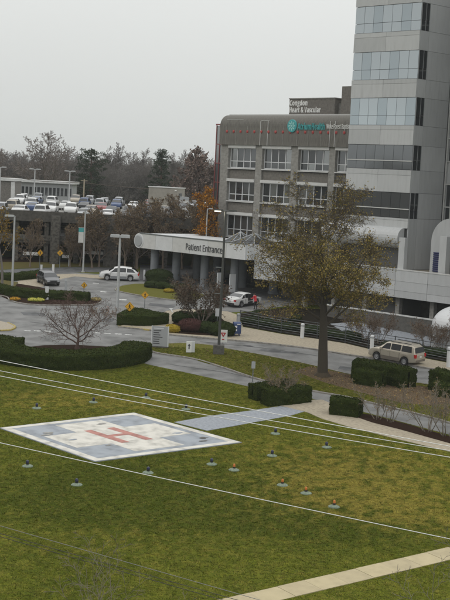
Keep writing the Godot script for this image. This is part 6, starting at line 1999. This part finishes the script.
func cables() -> void:
	# utility poles just outside the frame carry the wires across the lawn
	var lp := Vector3(-10.15, 11.67, -44.00)
	var rp := Vector3(8.99, 10.65, -36.00)
	for q in [[lp, 16.5, "wooden utility pole just outside the left edge"], [rp, 15.0, "wooden utility pole just outside the right edge"]]:
		var p: Vector3 = q[0]
		var t := thing("utility_pole", q[2], "pole", on(p.x, p.z))
		var mb := MB.new()
		mb.tube([Vector3(0, -0.3, 0), Vector3(0, q[1] - gy(p.z), 0)], [0.17, 0.13], 10)
		put(mb.mesh(), "shaft", M.wood_pole, t)
		for h in [q[1] - gy(p.z) - 0.4, q[1] - gy(p.z) - 1.2]: bx("crossarm", M.wood_pole, t, Vector3(0, h, 0.2), Vector3(2.2, 0.12, 0.14))
	var runs := [[Vector3(-10.23, 14.55, -44.00), Vector3(8.80, 13.26, -36.00), 0.011, M.cable, "white overhead cable, uppermost of the bundle across the lawn", 0.05],
		[Vector3(-10.29, 14.14, -44.30), Vector3(8.86, 13.14, -36.20), 0.010, M.cable, "white overhead cable, middle of the three across the hedge", 0.10],
		[Vector3(-10.36, 13.92, -44.60), Vector3(8.92, 12.90, -36.40), 0.011, M.cable, "white overhead cable, lowest of the three across the hedge", 0.10],
		[Vector3(-10.15, 11.74, -44.00), Vector3(9.00, 10.53, -36.00), 0.012, M.cable, "white overhead cable crossing the lawn below the helipad", 0.05],
		[Vector3(-9.16, 10.06, -40.00), Vector3(8.48, 8.15, -33.00), 0.009, M.wire_grey, "thin grey wire across the lower left corner, upper one", 0.03],
		[Vector3(-9.15, 9.80, -40.00), Vector3(8.49, 8.02, -33.00), 0.009, M.cable_dark, "thin dark wire across the lower left corner, middle one", 0.03],
		[Vector3(-9.20, 9.65, -40.20), Vector3(8.50, 7.88, -33.00), 0.009, M.cable_dark, "thin dark wire across the lower left corner, lowest one", 0.03]]
	for r in runs:
		var a: Vector3 = r[0]
		var b: Vector3 = r[1]
		var pts := []
		var rad := []
		for i in 25:
			var t := i / 24.0
			pts.append(a.lerp(b, t) - Vector3(0, r[5] * 4.0 * t * (1.0 - t), 0))
			rad.append(r[2])
		var mb := MB.new()
		mb.tube(pts, rad, 6)
		tag(put(mb.mesh(), "overhead_cable", r[3], self), r[4], "cable", "cables over the lawn")

func litter() -> void:
	# fallen leaves on the straw bed and the island
	rng.seed = 61
	var bed := PackedVector2Array([Vector2(5.89, -103.80), Vector2(7.33, -106.23), Vector2(10.04, -103.82), Vector2(11.30, -102.55), Vector2(16.03, -100.27), Vector2(17.76, -98.85), Vector2(18.79, -95.97), Vector2(15.42, -93.57), Vector2(13.28, -94.08), Vector2(11.41, -96.00), Vector2(10.05, -97.61), Vector2(8.14, -99.88)])
	var isl := PackedVector2Array(island_edge)
	isl.append_array(PackedVector2Array(island_top))
	var cols := [Color(0.24, 0.15, 0.085), Color(0.17, 0.10, 0.06), Color(0.32, 0.22, 0.12), Color(0.10, 0.065, 0.04), Color(0.30, 0.21, 0.05)]
	var mb := MB.new()
	for i in 16000:
		var x := rng.randf_range(-5.0, 26.0)
		var z := rng.randf_range(-114.0, -88.0)
		var p := Vector2(x, z)
		if not Geometry2D.is_point_in_polygon(p, bed):
			if rng.randf() > 0.22 or not Geometry2D.is_point_in_polygon(p, isl): continue
		var a := (rdir() * Vector3(1, 0.35, 1)).normalized()
		var b := a.cross(Vector3.UP + rdir() * 0.4).normalized()
		var s := rng.randf_range(0.07, 0.15)
		mb.leaf(on(x, z, 0.135), a * s, b * s * 0.7, cols[rng.randi() % 5])
	tag(put(mb.mesh(), "fallen_leaves", M.leaf, self), "brown fallen leaves scattered under the big tree", "leaves", "", "stuff")
	# grass tufts over the lawn
	var tuft := MB.new()
	rng.seed = 62
	for i in 9:
		var an := rng.randf() * TAU
		var o := Vector3(rng.randf_range(-0.09, 0.09), 0, rng.randf_range(-0.09, 0.09))
		var d := Vector3(cos(an), 0, sin(an))
		var tip := o + Vector3(0, rng.randf_range(0.025, 0.06), 0) + d * 0.06
		var sd := Vector3(-d.z, 0, d.x) * 0.009
		tuft.tri_n(o - sd, o + sd, tip, Vector3.UP, Vector3.UP, Vector3.UP)
	var xf := []
	var cl := []
	var edge := PackedVector2Array(near_edge)
	for i in 300000:
		var d := sqrt(rng.randf_range(46.0 * 46.0, 112.0 * 112.0))
		var x := rng.randf_range(-0.19, 0.19) * d
		var p := Vector2(x, -d)
		var lift := 0.0
		if inside_any(p, bare_ground):
			if not Geometry2D.is_point_in_polygon(p, isl) or Geometry2D.is_point_in_polygon(p, bed): continue
			lift = 0.1
		var s := rng.randf_range(0.6, 1.2)
		xf.append(Transform3D(Basis(Vector3.UP, rng.randf() * TAU).scaled(Vector3(s, s, s)), on(x, -d, lift - 0.004)))
		var c := lawn_colour(x, -d, n_big, n_small)
		var f := rng.randf_range(0.4, 1.45)
		if rng.randf() < 0.22: c = c.lerp(Color(0.30, 0.22, 0.07), rng.randf_range(0.1, 0.6))
		cl.append(Color(c.r * f, c.g * f, c.b * f))
	var mm := MultiMesh.new()
	mm.transform_format = MultiMesh.TRANSFORM_3D
	mm.use_colors = true
	mm.mesh = tuft.mesh()
	mm.instance_count = xf.size()
	for i in xf.size():
		mm.set_instance_transform(i, xf[i])
		mm.set_instance_color(i, cl[i])
	var mi := MultiMeshInstance3D.new()
	mi.name = "lawn_grass"
	mi.multimesh = mm
	mi.material_override = M.blade
	add_child(mi)
	tag(mi, "short mown grass of the wide lawn", "grass", "", "stuff")
